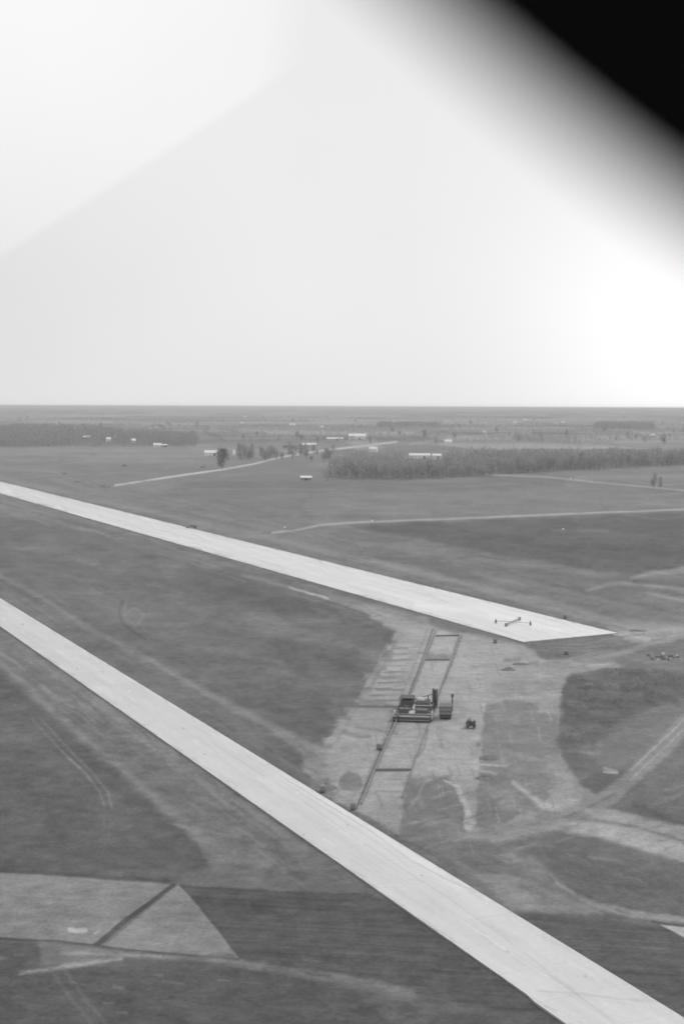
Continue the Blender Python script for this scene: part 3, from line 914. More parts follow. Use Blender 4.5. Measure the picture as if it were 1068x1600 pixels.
def twig_cloud(rng, h, n, spread=.33, low=.22):
    """bare crown: many thin upright slivers gathered in uneven clumps"""
    nc = 9
    cl = []
    for _ in range(nc):
        a = rng.uniform(0, 6.28); r = spread * h * math.sqrt(rng.uniform(0, 1)) * .8
        z = rng.uniform(low + .12, .9) * h
        k = 1 - max(0, z / h - .55) * 1.3
        cl.append((r * k * math.cos(a), r * k * math.sin(a), z, rng.uniform(.10, .19) * h))
    V = []; F = []
    for _ in range(n):
        c = cl[rng.randrange(nc)]
        p = Vector((rng.gauss(c[0], c[3] * .6), rng.gauss(c[1], c[3] * .6), min(h * 1.03, max(low * h, rng.gauss(c[2], c[3] * .75)))))
        d = Vector((p.x, p.y, 0)) * (1.6 / h) + Vector((rng.uniform(-.5, .5), rng.uniform(-.5, .5), 1))
        d.normalize()
        L = rng.uniform(.05, .12) * h
        s = d.cross(Vector((rng.uniform(-1, 1), rng.uniform(-1, 1), .1))).normalized() * rng.uniform(.010, .026) * h
        b = len(V)
        V += [p - s, p + s, p + d * L]
        F.append((b, b + 1, b + 2))
    return np.array(V, float), np.array(F)


def limb_mesh(rng, h):
    m = MB()
    m.bar((0, 0, -.2), (0, 0, .30 * h), .024 * h, .017 * h, 7)
    m.bar((0, 0, .30 * h), (rng.uniform(-.03, .03) * h, rng.uniform(-.03, .03) * h, .82 * h), .016 * h, .004 * h, 6)
    for k in range(9):
        a = k * 2.4 + rng.uniform(-.4, .4)
        z0 = rng.uniform(.2, .55) * h; L = rng.uniform(.22, .36) * h
        e = (math.cos(a) * L * .75, math.sin(a) * L * .75, z0 + L * .85)
        mid = (e[0] * .55, e[1] * .55, z0 + L * .35)
        m.bar((0, 0, z0), mid, .010 * h, .007 * h, 5)
        m.bar(mid, e, .007 * h, .002 * h, 5)
        m.bar(mid, (mid[0] + math.cos(a + .9) * L * .3, mid[1] + math.sin(a + .9) * L * .3, mid[2] + L * .4), .005 * h, .002 * h, 4)
    return m


rng = random.Random(11)
TREES = []
for k in range(5):
    root = empty('bare_tree', (0, 0, 0))
    limb_mesh(rng, 15.0).build('trunk', BARK, root)
    V, F = twig_cloud(rng, 15.0, 420, .33, .12)
    np_mesh('crown', V, F, TWIG, root)
    TREES.append([root, False])


def plant(kind, x, y, h, label, group=None, cat='tree'):
    e = TREES[kind if kind == 5 and len(TREES) == 6 and not TREES[5][1] else kind % 5]
    if not e[1]:
        o = e[0]; e[1] = True
    else:
        o = copy_tree(e[0])
    o.location = (x, y, 0)
    o.scale = (h / 15 * rng.uniform(.85, 1.15),) * 2 + (h / 15,)
    o.rotation_euler = (0, 0, rng.uniform(0, 6.28))
    if 'group' in o: del o['group']
    tag(o, label, cat, group)
    return o


def plant_px(kind, u, v, h, label, group=None):
    q = at(u, v)
    return plant(kind, q.x, q.y, h, label, group)


big = empty('bare_tree', (0, 0, 0))
limb_mesh(rng, 15.0).build('trunk', BARK, big)
_V, _F = twig_cloud(rng, 15.0, 1900, .36, .12)
np_mesh('crown', _V, _F, TWIG, big)
TREES.append([big, False])
plant_px(5, 347, 732, 22, 'large bare tree with a dense crown by the road in front of the white barn')
plant_px(1, 1020, 763, 12.5, 'taller bare tree of the pair beside the pale lane at the right edge')
plant_px(2, 1030, 763.5, 10, 'shorter rounder bare tree of the pair beside the pale lane at the right edge')
plant_px(3, 662, 690, 24, 'lone dark tree rising behind the wood, between the white barns and the far lane')
plant_px(4, 470, 688, 15, 'small lone tree left of the long white farm building near the horizon')
# grove between farm and road
G1 = 'bare trees of the grove behind the road'
for k in range(48):
    u = 372 + 150 * rng.random() ** 1.3; v = rng.uniform(706, 720) + max(0, (u - 450) * .06)
    plant_px(k, u, v, rng.uniform(9, 17), 'bare tree in the loose grey grove behind the road, right of the white barn', G1)
# front row of the wood
G2 = 'bare trees along the near edge of the wood'
for k in range(70):
    u = 522 + (1075 - 522) * (k + rng.uniform(0, .9)) / 70
    v = np.interp(u, [520, 640, 760, 880, 1075], [748, 749, 744, 735.5, 726]) + rng.uniform(-4, 1.2)
    plant_px(k, u, v, rng.choice([9, 11, 13, 15, 17]) + rng.random(), 'bare tree standing in the near edge of the long grey wood', G2)
# fields behind the wood
G3 = 'scattered bare trees on the far farmland'
for k in range(60):
    u = rng.uniform(-20, 1080); v = rng.uniform(652, 696)
    if 0 < u < 305 and v > 664: continue
    plant_px(k, u, v, rng.uniform(10, 19), 'bare tree scattered over the far farmland below the horizon', G3)

# masses of trees ------------------------------------------------------------
lowvar = []
for k in range(6):
    V, F = twig_cloud(rng, 1.0, 80, .30, .03)
    s = .045
    tv = np.array([(-s * .5, 0, 0), (s * .5, 0, 0), (0, 0, .8)], float)
    F = np.concatenate([F, [[len(V), len(V) + 1, len(V) + 2]]]); V = np.concatenate([V, tv])
    V[:-3, :] = V[:-3, :]
    lowvar.append((V, F))


def mass(name, pts, hs, m=TWIG, sliver=1.0, label=None):
    Vs = []; Fs = []; b = 0
    for (x, y), h in zip(pts, hs):
        V, F = lowvar[rng.randrange(6)]
        a = rng.uniform(0, 6.28); c, s = math.cos(a), math.sin(a)
        w = h * sliver * rng.uniform(.9, 1.2)
        P = np.stack([(V[:, 0] * c - V[:, 1] * s) * w + x, (V[:, 0] * s + V[:, 1] * c) * w + y, V[:, 2] * h], -1)
        Vs.append(P); Fs.append(F + b); b += len(V)
    o = np_mesh(name, np.concatenate(Vs), np.concatenate(Fs), m)
    tag(o, label, 'trees', kind='stuff')


def keep(x, y):
    # clearing in the wood in front of the long white sheds
    a, b, _ = to_px(np.array([x]), np.array([y]))
    for (a0, a1, b0) in ((126, 146, 683), (162, 187, 684), (203, 218, 688), (236, 264, 694)):
        if a0 < a[0] < a1 and b[0] > b0: return False
    return not (628 < a[0] < 698 and 706 < b[0] < 738) and not (570 < a[0] < 596 and b[0] < 727 and b[0] > 700)


def in_poly(px, n, hfun, name, label, sliver=1.0):
    W_ = [at(*q) for q in px]
    P = np.array([(q.x, q.y) for q in W_])
    out_ = []
    x0, y0 = P.min(0); x1, y1 = P.max(0)
    while len(out_) < n:
        x = rng.uniform(x0, x1); y = rng.uniform(y0, y1)
        ins = False
        for k in range(len(P)):
            a = P[k]; b = P[(k + 1) % len(P)]
            if (a[1] > y) != (b[1] > y) and x < a[0] + (y - a[1]) / (b[1] - a[1]) * (b[0] - a[0]): ins = not ins
        if ins and keep(x, y): out_.append((x, y))
    mass(name, out_, [hfun() for _ in out_], sliver=sliver, label=label)


in_poly([(515, 747), (640, 748), (760, 743), (880, 734.5), (1100, 725), (1100, 716), (900, 716), (760, 716), (640, 722), (560, 720), (515, 735)], 2300,
        lambda: rng.choice([7, 10, 12, 14, 17]) * rng.uniform(.85, 1.1), 'woodland', 'long grey bare wood across the middle distance on the right', 1.2)
in_poly([(-60, 700), (160, 698), (306, 697.5), (306, 684), (170, 681), (-60, 684)], 1700, lambda: rng.uniform(11, 18), 'woodland',
        'dark block of wood at the far left behind the small white houses', 1.3)
in_poly([(-60, 680), (120, 679), (200, 676), (100, 668), (-60, 669)], 900, lambda: rng.uniform(12, 18), 'woodland', 'farther belt of wood at the left just below the horizon', 1.5)
in_poly([(928, 671.5), (1020, 671.5), (1018, 664), (930, 664)], 500, lambda: rng.uniform(14, 20), 'woodland', 'dark rectangular wood near the horizon on the right', 1.6)
in_poly([(590, 668), (680, 667), (690, 663), (590, 663)], 300, lambda: rng.uniform(12, 18), 'woodland', 'thin wood strip near the horizon above the white barns', 1.6)
# hedgerows
pts = []; hs = []
for k in range(230):
    u = rng.uniform(-150, 1220); v = 637.5 + 52 * rng.random() ** 1.5 + 2.2
    q = at(u, v)
    a = R(9) + (R(90) if rng.random() < .25 else 0) + rng.uniform(-.05, .05)
    L = rng.uniform(100, 700) * (1 + q.y / 9000)
    n = int(L / (10 + q.y / 900))
    for j in range(n):
        t = (j + rng.random()) / n * L - L / 2
        if rng.random() < .25: continue
        pts.append((q.x + t * math.cos(a), q.y + t * math.sin(a))); hs.append(rng.uniform(4, 13))
for k in range(70):                      # the farthest woods, little bumps on the horizon
    u = rng.uniform(-150, 1220); q = at(u, rng.uniform(639.2, 642.5)); L = rng.uniform(300, 1500)
    for j in range(14):
        pts.append((q.x + rng.uniform(-.5, .5) * L, q.y + rng.uniform(-200, 200))); hs.append(rng.uniform(14, 26))
mass('hedgerows', pts, hs, sliver=1.6, label='hedgerows and tree lines between the far fields up to the horizon')

# low bushes one can tell apart
def bush(u, v, w, h, label, name='bush'):
    q = at(u, v)
    V = []; F = []
    n = 260
    lob = [(rng.uniform(-.35, .35) * w, rng.uniform(-.3, .3) * w, rng.uniform(.2, .55) * h, rng.uniform(.16, .3)) for _ in range(6)]
    for _ in range(n):
        c = lob[rng.randrange(6)]
        p = Vector((rng.gauss(c[0], c[3] * w * .5), rng.gauss(c[1], c[3] * w * .5), max(.02, rng.gauss(c[2], .22 * h))))
        d = Vector((rng.uniform(-.7, .7), rng.uniform(-.7, .7), 1)).normalized()
        s = d.cross(Vector((rng.uniform(-1, 1), rng.uniform(-1, 1), 0))).normalized() * .07 * h
        b = len(V); V += [p - s, p + s, p + d * .3 * h]; F.append((b, b + 1, b + 2))
    o = np_mesh(name, np.array(V), np.array(F), BRUSH)
    o.location = (q.x, q.y, -.05)
    tag(o, label, 'bush')


bush(106, 741, 20, 2.6, 'wide dark bush in the far field above the left end of the upper runway')
bush(124, 754, 11, 2.2, 'small dark bush near the left end of the upper runway, left of the road start')
bush(166, 761, 12, 2.6, 'dark bush at the lower left end of the pale farm road')
bush(196, 729, 9, 3, 'low bush in the field left of the farm road and below the far houses')
bush(318, 731, 8, 3, 'low bush below the white barn, beside the pale road')
bush(518, 751, 13, 3, 'low dark bushes at the left end of the long wood, right of the white shed')
bush(146, 711, 16, 2.4, 'low dark bush in the field left of the white houses')

# rough scrub on the dark patch at the right
def scrub():
    P = [at(*q) for q in [(884, 1060), (905, 1051), (960, 1046), (1040, 1044), (1066, 1050), (1060, 1080), (1000, 1100), (950, 1130), (925, 1170), (900, 1170), (876, 1163), (880, 1100)]]
    P = np.array([(q.x, q.y) for q in P]); pts = []
    while len(pts) < 1500:
        x = rng.uniform(*sorted((P[:, 0].min(), P[:, 0].max()))); y = rng.uniform(P[:, 1].min(), P[:, 1].max())
        ins = False
        for k in range(len(P)):
            a = P[k]; b = P[(k + 1) % len(P)]
            if (a[1] > y) != (b[1] > y) and x < a[0] + (y - a[1]) / (b[1] - a[1]) * (b[0] - a[0]): ins = not ins
        if ins and vnoise(np.array([x / 5]), np.array([y / 7]), 3)[0] > .45: pts.append((x, y))
    mass('scrub', pts, [rng.uniform(.25, .6) for _ in pts], m=mat('scrub_twigs', .24, 1.0, .35, .3, 0.0), sliver=2.2, label='rough dark scrub growing on the ground right of the bare soil')


scrub()

# ------------------------------------------------------------------ buildings
WHITE = mat('white_paint', .78, .6, .08)
WHITE2 = mat('weathered_white_boards', .55, .8, .12)
GREYW = mat('grey_boards', .32, .85, .2)
DARKW = mat('dark_boards', .12, .9, .2)
ROOFL = mat('pale_metal_roof', .72, .5, .08, spec=.4)
ROOFD = mat('dark_shingles', .16, .9, .2)
GLASS = mat('window_glass', .04, .15, .05, spec=.5)


def building(name, u, v, w, d, h, rise, label, cat, wall=WHITE, roof=ROOFL, rz=0.0, doors=1, wins=3, chimney=False, open_front=False):
    q = at(u, v)
    o = empty(name, (q.x, q.y, 0), rz)
    wb = MB().box(-w / 2, w / 2, 0, d, -.3, h)
    wb.add([(-w / 2, 0, h), (-w / 2, d, h), (-w / 2, d / 2, h + rise), (w / 2, 0, h), (w / 2, d, h), (w / 2, d / 2, h + rise)],
           [(0, 1, 2), (5, 4, 3)])
    wb.build('wall', wall, o)
    e = .35
    k = rise / (d / 2)
    y0, z0 = -e, h - e * k + .02
    rf = MB()
    for s in (0, 1):
        ya = y0 if s == 0 else d + e
        vs = []
        for dz in (.03, .22):
            vs += [(-w / 2 - e, ya, z0 + dz), (w / 2 + e, ya, z0 + dz), (w / 2 + e, d / 2, h + rise + dz), (-w / 2 - e, d / 2, h + rise + dz)]
        rf.add(vs, [(3, 2, 1, 0), (4, 5, 6, 7), (0, 1, 5, 4), (1, 2, 6, 5), (2, 3, 7, 6), (3, 0, 4, 7)])
    r = rf.build('roof', roof, o)
    if chimney:
        MB().box(w * .2, w * .2 + .8, d / 2 - .4, d / 2 + .4, h + rise - .5, h + rise + 1.4).build('chimney', GREYW, r)
    n = doors + wins
    for i in range(n):
        x = -w / 2 + w * (i + .5) / n
        if i == n // 2 and doors:
            dw = min(3.2, w / n * .7) if cat in ('barn', 'shed') else 1.1
            dh = min(h - .4, 3.2 if cat in ('barn', 'shed') else 2.1)
            MB().box(x - dw / 2, x + dw / 2, -.06, -.01, 0, dh).build('door', DARKW, o)
        elif wins:
            fw = min(1.1, w / n * .6)
            f = MB().box(x - fw / 2, x + fw / 2, -.07, -.01, h * .38, h * .38 + 1.2).build('window', WHITE2, o)
            MB().box(x - fw / 2 + .1, x + fw / 2 - .1, -.09, -.075, h * .38 + .1, h * .38 + 1.1).build('pane', GLASS, f)
    tag(o, label, cat)
    return o


building('barn', 332, 712, 23, 9, 4.2, 3.2, 'long white low barn with a pale roof left of the large bare tree', 'barn', WHITE, ROOFL)
building('farmhouse', 354, 712, 9, 8, 5, 4.5, 'grey and white gabled farmhouse just behind the large bare tree', 'house', WHITE2, GREYW, R(80), 1, 2, True)


def silo(u, v, r, h, label):
    q = at(u, v)
    o = empty('silo', (q.x, q.y, 0))
    MB().lathe([(r, -.2), (r, h)], 20).build('wall', WHITE, o, True)
    MB().lathe([(r + .15, h), (r * .85, h + r * .55), (r * .45, h + r * .95), (.15, h + r * 1.1)], 20).build('roof', ROOFL, o, True)
    tag(o, label, 'silo')


silo(365.5, 714, 1.9, 8.5, 'tall white silo at the right end of the farm by the large tree')
building('shed', 478, 750, 10.5, 5, 2.2, 1.5, 'small white roofed shed alone in the field left of the wood', 'shed', GREYW, ROOFL, 0, 1, 2)
building('barn', 523, 688.5, 34, 10, 4, 2.5, 'long narrow white farm building just left of the brightest white barn', 'barn', WHITE2, ROOFL)
building('barn', 558, 686.5, 37, 16, 7, 5, 'brightest white barn with a broad roof at the centre near the horizon', 'barn', WHITE, ROOFL)
building('house', 582, 706, 12, 9, 4.5, 3.5, 'small white house at the back of the wood, below the brightest barn', 'house', WHITE, ROOFL, R(-15), 1, 3, True)
building('house', 482, 698, 26, 9, 3.4, 2.8, 'low white farmhouse beside the pale road left of the centre', 'house', WHITE2, ROOFL, R(4), 1, 4, True)
building('shed', 452, 700, 22, 7, 2.8, 1.5, 'long dull low shed left of the low white farmhouse', 'shed', GREYW, ROOFD, 0, 1, 3)
building('barn', 659, 716.5, 22, 8, 4.4, 2.4, 'left of the two white long sheds seen over the tree tops of the wood', 'barn', WHITE, ROOFL)
building('barn', 682, 717, 12, 8, 4.4, 2.4, 'right of the two white long sheds seen over the tree tops of the wood', 'barn', WHITE, ROOFL)
building('house', 643, 716, 7, 7, 4.2, 2.6, 'small white house at the left end of the two long sheds behind the wood', 'house', WHITE, ROOFL, 0, 1, 2, True)
building('house', 170, 690, 9, 8, 5, 3.5, 'tiny white square house in front of the far left wood, leftmost of the bright ones', 'house', WHITE, ROOFL, R(20), 1, 2, True)
building('house', 180, 687, 5, 6, 7, 2.5, 'narrow tall pale house just right of the tiny white square house', 'house', WHITE2, GREYW, 0, 1, 1)
building('house', 210, 692, 10, 8, 4.5, 3.5, 'pale gabled house in front of the dark wood, between two others', 'house', WHITE2, ROOFL, R(50), 1, 2, True)
building('farmhouse', 246, 698.5, 13, 8, 3.6, 3, 'bright white farmhouse rightmost of the houses by the far left wood', 'house', WHITE, ROOFL, R(10), 1, 3, True)
building('shed', 257, 698, 9, 6, 2.6, 1.5, 'low grey shed joined to the right of the bright white farmhouse at left', 'shed', GREYW, ROOFL, 0, 1, 1)
building('house', 135, 686, 14, 8, 4, 3, 'dull grey house far left of the bright white houses, against the wood', 'house', GREYW, ROOFL, 0, 1, 2)
far = [(378, 663, 15, 'lower of two tiny white farm buildings near the horizon, above the white barn'),
       (383, 652, 16, 'upper of two tiny white farm buildings near the horizon, above the white barn'),
       (503, 669, 9, 'tiny white house alone on the far fields left of the brightest barn'),
       (614, 661, 18, 'tiny pale farm building near the horizon, above and right of the brightest barn'),
       (756, 677, 9, 'tiny white house on the far fields just above the left part of the wood'),
       (804, 661, 18, 'left tiny farm building close to the horizon above the middle of the wood'),
       (820, 657, 26, 'wide pale farm building close to the horizon above the middle of the wood'),
       (879, 661, 18, 'tiny pale house near the horizon left of the dark rectangular wood'),
       (1028, 646, 30, 'pale farm building on the horizon at the right above the dark rectangular wood'),
       (1019, 683, 12, 'pale house near the right edge, below the dark rectangular wood'),
       (457, 665, 22, 'wide dull white building on the far fields left of the centre'),
       (700, 693, 14, 'low pale building in the fields behind the wood, right of the lone dark tree')]
for k, (u, v, w, l) in enumerate(far):
    building('farm_building', u, v, w, w * .5, 4, 3.4, l, 'building', WHITE if k % 3 else WHITE2, ROOFL, R(rng.uniform(-30, 30)), 1, 2)

# fence line posts along the lane at the right? -> small white marker posts one can see
STEEL = mat('dark_steel', .10, .6, .25, 3, .4)
STEELM = mat('worn_steel', .22, .6, .25, 3, .4)
PALE = mat('pale_panels', .5, .6, .12)
RUBB = mat('rubber', .12, .9, .2)
WOOD = mat('form_timber', .24, .9, .3, 2)
DRUM = mat('painted_drum', .22, .6, .2)


def marker(u, v, h, label, plate=True):
    q = at(u, v)
    o = empty('marker_post', (q.x, q.y, 0))
    MB().bar((0, 0, -.2), (0, 0, h), .09, .07).build('post', DARKW, o)
    MB().box(-.55, .55, -.5, .5, 0, 1.0, .12).build('base_block', WHITE, o)
    tag(o, label, 'marker post')


marker(879, 828, 3.6, 'thin post rising from a white block in the large dark field')
marker(891, 747.5, 1.8, 'white block marker above the pale lane at the right')
marker(924, 754, 1.5, 'white block marker standing on the pale lane at the right')
marker(581, 815, 2.2, 'white block marker beside the long pale road, near its left end')
marker(445, 825, 1.5, 'white block marker where the long pale road meets the runway verge')


def drum(u, v, label, r=.45, h=1.1, n=1, grp=None):
    q = at(u, v)
    o = empty('oil_drum', (q.x, q.y, 0))
    pr = [(r * .96, 0), (r, .03)]
    for z in (.33, .66):
        pr += [(r, z * h - .03), (r * 1.05, z * h), (r, z * h + .03)]
    pr += [(r, h - .03), (r * .96, h)]
    MB().lathe(pr, 14).build('drum_body', DRUM, o, True)
    MB().lathe([(r * .86, h), (r * .86, h + .02)], 14).build('lid', STEELM, o)
    tag(o, label, 'drum', grp)


drum(882, 966, 'dark drum on the verge just above the tip of the upper runway', .55, 1.2)
drum(884, 1022, 'dark drum on the ground below the end of the upper runway', .6, 1.1)
drum(773, 1004, 'dark drum on the soil left of the runway corner', .6, 1.2)
drum(592, 1170, 'dark drum left of the form line, between the pavers and the cross board', .6, 1.1)
drum(504, 1237, 'dark drum by the upper edge of the lower runway, left of the lane', .55, 1.2)
drum(551, 1264, 'dark drum at the foot of the taxiway lane by the lower runway edge', .5, 1.1)

# spoil heaps
SOILM = mat('spoil_soil', .16, 1, .3, .8, .05, bump=.4)


def heap(u, v, w, h, label, m=SOILM, name='spoil_heap', d=None):
    q = at(u, v); d = d or w * .7
    n = 26
    X, Y = np.meshgrid(np.linspace(-1, 1, n), np.linspace(-1, 1, n))
    r = np.hypot(X, Y)
    sd_ = rng.randrange(1000)
    Z = np.clip(1 - r ** 1.3, 0, 1) * np.clip(1 + fbm(X * 3 + sd_, Y * 3, 4, 4) * 3.2, .1, 3) * h * .6 - .12
    Z = np.where(r > .98, -.4, Z)
    idx = np.arange(n * n).reshape(n, n)
    F = np.stack([idx[:-1, :-1], idx[:-1, 1:], idx[1:, 1:], idx[1:, :-1]], -1).reshape(-1, 4)
    o = np_mesh(name, np.stack([X.ravel() * w / 2, Y.ravel() * d / 2, Z.ravel()], -1), F, m, smooth=True)
    o.location = (q.x, q.y, 0)
    o.rotation_euler = (0, 0, rng.uniform(-.3, .3))
    tag(o, label, 'heap')


DSOIL = mat('dark_topsoil', .19, 1, .35, .8, .02, bump=.4)
LSOIL = mat('pale_gravel', .34, 1, .25, .8, .05, bump=.4)
heap(793, 1046, 4.5, .9, 'small dark heap of soil on the bare ground right of the taxiway lane', DSOIL)
heap(763, 1184, 4, .8, 'small dark soil heap beside the taxiway, upper one below the tractor', DSOIL)
heap(761, 1216, 5, .9, 'dark soil heap beside the taxiway, lower one near the bright track', DSOIL)
heap(503, 1230, 6, 1.1, 'dark soil heap between the lower runway edge and the lane', DSOIL)
heap(733, 1285, 2.6, .5, 'pale gravel heap at the foot of the bright track', LSOIL)
heap(953, 1206, 3.2, .5, 'small pale heap on the dark rough ground at the right', LSOIL)
heap(995, 985, 6, .6, 'small dark heap right of the tip of the upper runway', DSOIL)
heap(838, 1011, 5, .8, 'dark heap just under the corner of the upper runway', DSOIL)
heap(812, 1037, 5, .6, 'low dark heap on the bare soil below the runway corner', DSOIL)
heap(870, 1013, 6, .6, 'low dark heap under the end edge of the upper runway', DSOIL)

# rubble pile at the right
q = at(1035, 1027)
rp = empty('rubble_pile', (q.x, q.y, 0))
mb = MB(); ml = MB()
for k in range(26):
    x = rng.gauss(0, 2.6); y = rng.gauss(0, 3.2); s = rng.uniform(.3, .8)
    (ml if k % 5 == 0 else mb).box(x - s, x + s, y - s * .6, y + s * .6, -.2, rng.uniform(.15, .55), .1, rng.uniform(0, 3), (x, y))
mb.build('broken_blocks', DSOIL, rp); ml.build('pale_slabs', PALE, rp)
tag(rp, 'pile of dark broken blocks with pale slabs on the rough ground at the right', 'rubble pile')

# ------------------------------------------------------------------ taxiway forms
def form_line(px, label, w=.24, h=.22, ties=True):
    P = [at(*q) for q in px]
    o = empty('side_form', P[0])
    rail = MB(); pins = MB()
    for a, b in zip(P[:-1], P[1:]):
        L = (b - a).length; d = (b - a).normalized(); nrm = Vector((-d.y, d.x, 0))
        n = max(1, int(L / 3.05))
        for i in range(n):
            s0 = a + d * (L * i / n + .02) - P[0]; s1 = a + d * (L * (i + 1) / n - .02) - P[0]
            vs = []
            for z in (-.1, h):
                vs += [s0 - nrm * w / 2 + Vector((0, 0, z)), s1 - nrm * w / 2 + Vector((0, 0, z)), s1 + nrm * w / 2 + Vector((0, 0, z)), s0 + nrm * w / 2 + Vector((0, 0, z))]
            rail.add(vs, [(3, 2, 1, 0), (4, 5, 6, 7), (0, 1, 5, 4), (1, 2, 6, 5), (2, 3, 7, 6), (3, 0, 4, 7)])
            c = s0 + nrm * (w / 2)
            rail.bar((c.x, c.y, -.2), (c.x, c.y, h + .1), .03)
    rail.build('form_rail', WOOD, o)
    tag(o, label, 'paving form')


form_line([(680, 986), (655, 1050), (641, 1085), (619, 1127), (586, 1202), (564, 1256)], 'long dark steel form along the left side of the taxiway lane')
form_line([(717, 993), (703, 1035), (687, 1077), (672, 1118)], 'dark form along the right side of the lane beyond the paving machines')
form_line([(668, 1132), (656, 1166), (641, 1204), (627, 1246)], 'thin form along the right side of the lane in front of the machines', .14, .09)


def board(a, b, label, w=.5, h=.35):
    A = at(*a); B = at(*b)
    L = (B - A).length; d = B - A
    o = empty('header_board', (A.x, A.y, 0), math.atan2(d.y, d.x))
    MB().box(0, L, -w / 2, w / 2, -.1, h).build('plank', WOOD, o)
    st = MB()
    for i in range(6):
        x = L * (i + .5) / 6
        st.box(x - .05, x + .05, w / 2 + .003, w / 2 + .1, -.2, h + .15)
    st.build('stakes', WOOD, o)
    tag(o, label, 'board')


board((586, 1203), (642, 1203), 'dark board across the taxiway lane in front of the machines')
board((681, 994), (716, 993), 'dark board across the far end of the taxiway lane near the upper runway', .6, .35)
board((665, 1031), (702, 1031), 'dark board across the lane behind the machines, beside a darker strip', .5, .3)

# ------------------------------------------------------------------ machines
lane_ang = -math.atan2((at(686, 1077) - at(627, 1246)).x, (at(686, 1077) - at(627, 1246)).y)


def wheel(mb, x, y, r, w, along='y'):
    mb.bar((x - w / 2, y, r), (x + w / 2, y, r), r, r, 16)


def tyre(parent, x, y, r, w, name='wheel'):
    o = MB().bar((x - w / 2, y, r), (x + w / 2, y, r), r, r, 18).build(name, RUBB, parent)
    MB().bar((x - w / 2 - .02, y, r), (x + w / 2 + .02, y, r), r * .5, r * .5, 12).build('rim', STEELM, o)
    return o


def person(x, y, z, rz, label, cloth, hat, parent=None):
    """standing worker, one skinned body"""
    J = {'pel': (0, 0, .95, .13), 'chest': (0, .02, 1.32, .165), 'neck': (0, .02, 1.50, .06), 'head': (0, 0, 1.62, .095), 'top': (0, 0, 1.72, .075),
         'shl': (-.19, .02, 1.42, .07), 'ell': (-.27, -.02, 1.14, .048), 'wrl': (-.24, -.18, .95, .034), 'hal': (-.23, -.25, .92, .036),
         'shr': (.19, .02, 1.42, .07), 'elr': (.30, .0, 1.16, .048), 'wrr': (.30, -.22, 1.10, .034), 'har': (.29, -.30, 1.10, .036),
         'hil': (-.10, 0, .90, .10), 'knl': (-.12, -.05, .50, .068), 'anl': (-.13, .03, .09, .045), 'tol': (-.14, -.14, .045, .04),
         'hir': (.10, 0, .90, .10), 'knr': (.13, -.03, .50, .068), 'anr': (.15, .06, .09, .045), 'tor': (.17, -.11, .045, .04)}
    K = list(J)
    E = [('pel', 'chest'), ('chest', 'neck'), ('neck', 'head'), ('head', 'top'), ('chest', 'shl'), ('shl', 'ell'), ('ell', 'wrl'), ('wrl', 'hal'),
         ('chest', 'shr'), ('shr', 'elr'), ('elr', 'wrr'), ('wrr', 'har'), ('pel', 'hil'), ('hil', 'knl'), ('knl', 'anl'), ('anl', 'tol'),
         ('pel', 'hir'), ('hir', 'knr'), ('knr', 'anr'), ('anr', 'tor')]
    me = bpy.data.meshes.new('person')
    me.from_pydata([J[k][:3] for k in K], [(K.index(a), K.index(b)) for a, b in E], [])
    o = bpy.data.objects.new('person', me)
    COL.objects.link(o)
    md = o.modifiers.new('skin', 'SKIN'); md.use_smooth_shade = True
    if not me.skin_vertices:
        bpy.context.view_layer.objects.active = o
    sv = me.skin_vertices[0].data if me.skin_vertices else None
    if sv:
        for i, k in enumerate(K):
            sv[i].radius = (J[k][3], J[k][3]); sv[i].use_root = (k == 'pel')
    o.modifiers.new('sub', 'SUBSURF').levels = 2
    me.materials.append(cloth)
    o.location = (x, y, z); o.rotation_euler = (0, 0, rz)
    MB().lathe([(.16, 1.70), (.16, 1.72), (.10, 1.73), (.09, 1.80), (.04, 1.83)], 14).build('hat', hat, o, True)
    tag(o, label, 'person')
    return o


# finisher in front
pf = at(644, 1127)
fin = empty('concrete_finisher', (pf.x, pf.y, 0), lane_ang)
WL = 4.1
MB().box(-WL - .3, WL + .1, -.45, .45, .10, .95).box(-WL - .2, WL, -.62, -.46, .3, .7).build('front_screed', STEEL, fin)
fr = MB()
for y in (1.4, 4.6):
    fr.box(-WL, WL, y - .18, y + .18, 1.0, 1.35)
for x in (-WL + .25, 0, WL - .25):
    fr.box(x - .15, x + .15, .46, 5.4, .72, .99)
for k in range(8):
    x = -WL + .6 + k * 1.05
    fr.bar((x, 1.4, 1.36), (x + .5, 4.6, 1.36), .05)
fr.build('chassis', STEELM, fin)
for x in (-WL - .12, WL + .12):
    e = MB().box(x - .16, x + .16, .5, 5.2, .36, .71)
    e.box(x - .14, x + .14, .6, .9, .712, 2.0).box(x - .14, x + .14, 3.0, 3.3, .712, 1.8).box(x - .14, x + .14, .9, 3.0, 1.5, 1.75)
    e.build('end_frame', PALE, fin)
    for y in (1.1, 4.6):
        MB().bar((x - .1, y, .3), (x + .1, y, .3), .3, .3, 14).build('wheel', STEEL, fin)
MB().box(-3.3, -1.1, 1.7, 4.2, 1.36, 2.3, .12).build('engine_cover', STEEL, fin)
MB().box(.4, 3.3, 1.9, 4.2, 1.36, 2.1, .15).build('fuel_tank', STEEL, fin)
MB().box(-1.0, .3, 1.6, 4.4, 1.36, 1.45).build('walkway', PALE, fin)
MB().bar((-2.2, 3, 2.3), (-2.2, 3, 3.1), .1).build('exhaust_pipe', STEEL, fin)
MB().box(-4.0, 3.9, -.75, -.72, .35, .42).bar((-3.6, .2, .96), (3.6, .2, 1.05), .07).build('levelling_bar', PALE, fin)
tag(fin, 'low wide dark concrete finishing machine with pale end frames, nearest across the lane', 'paving machine')

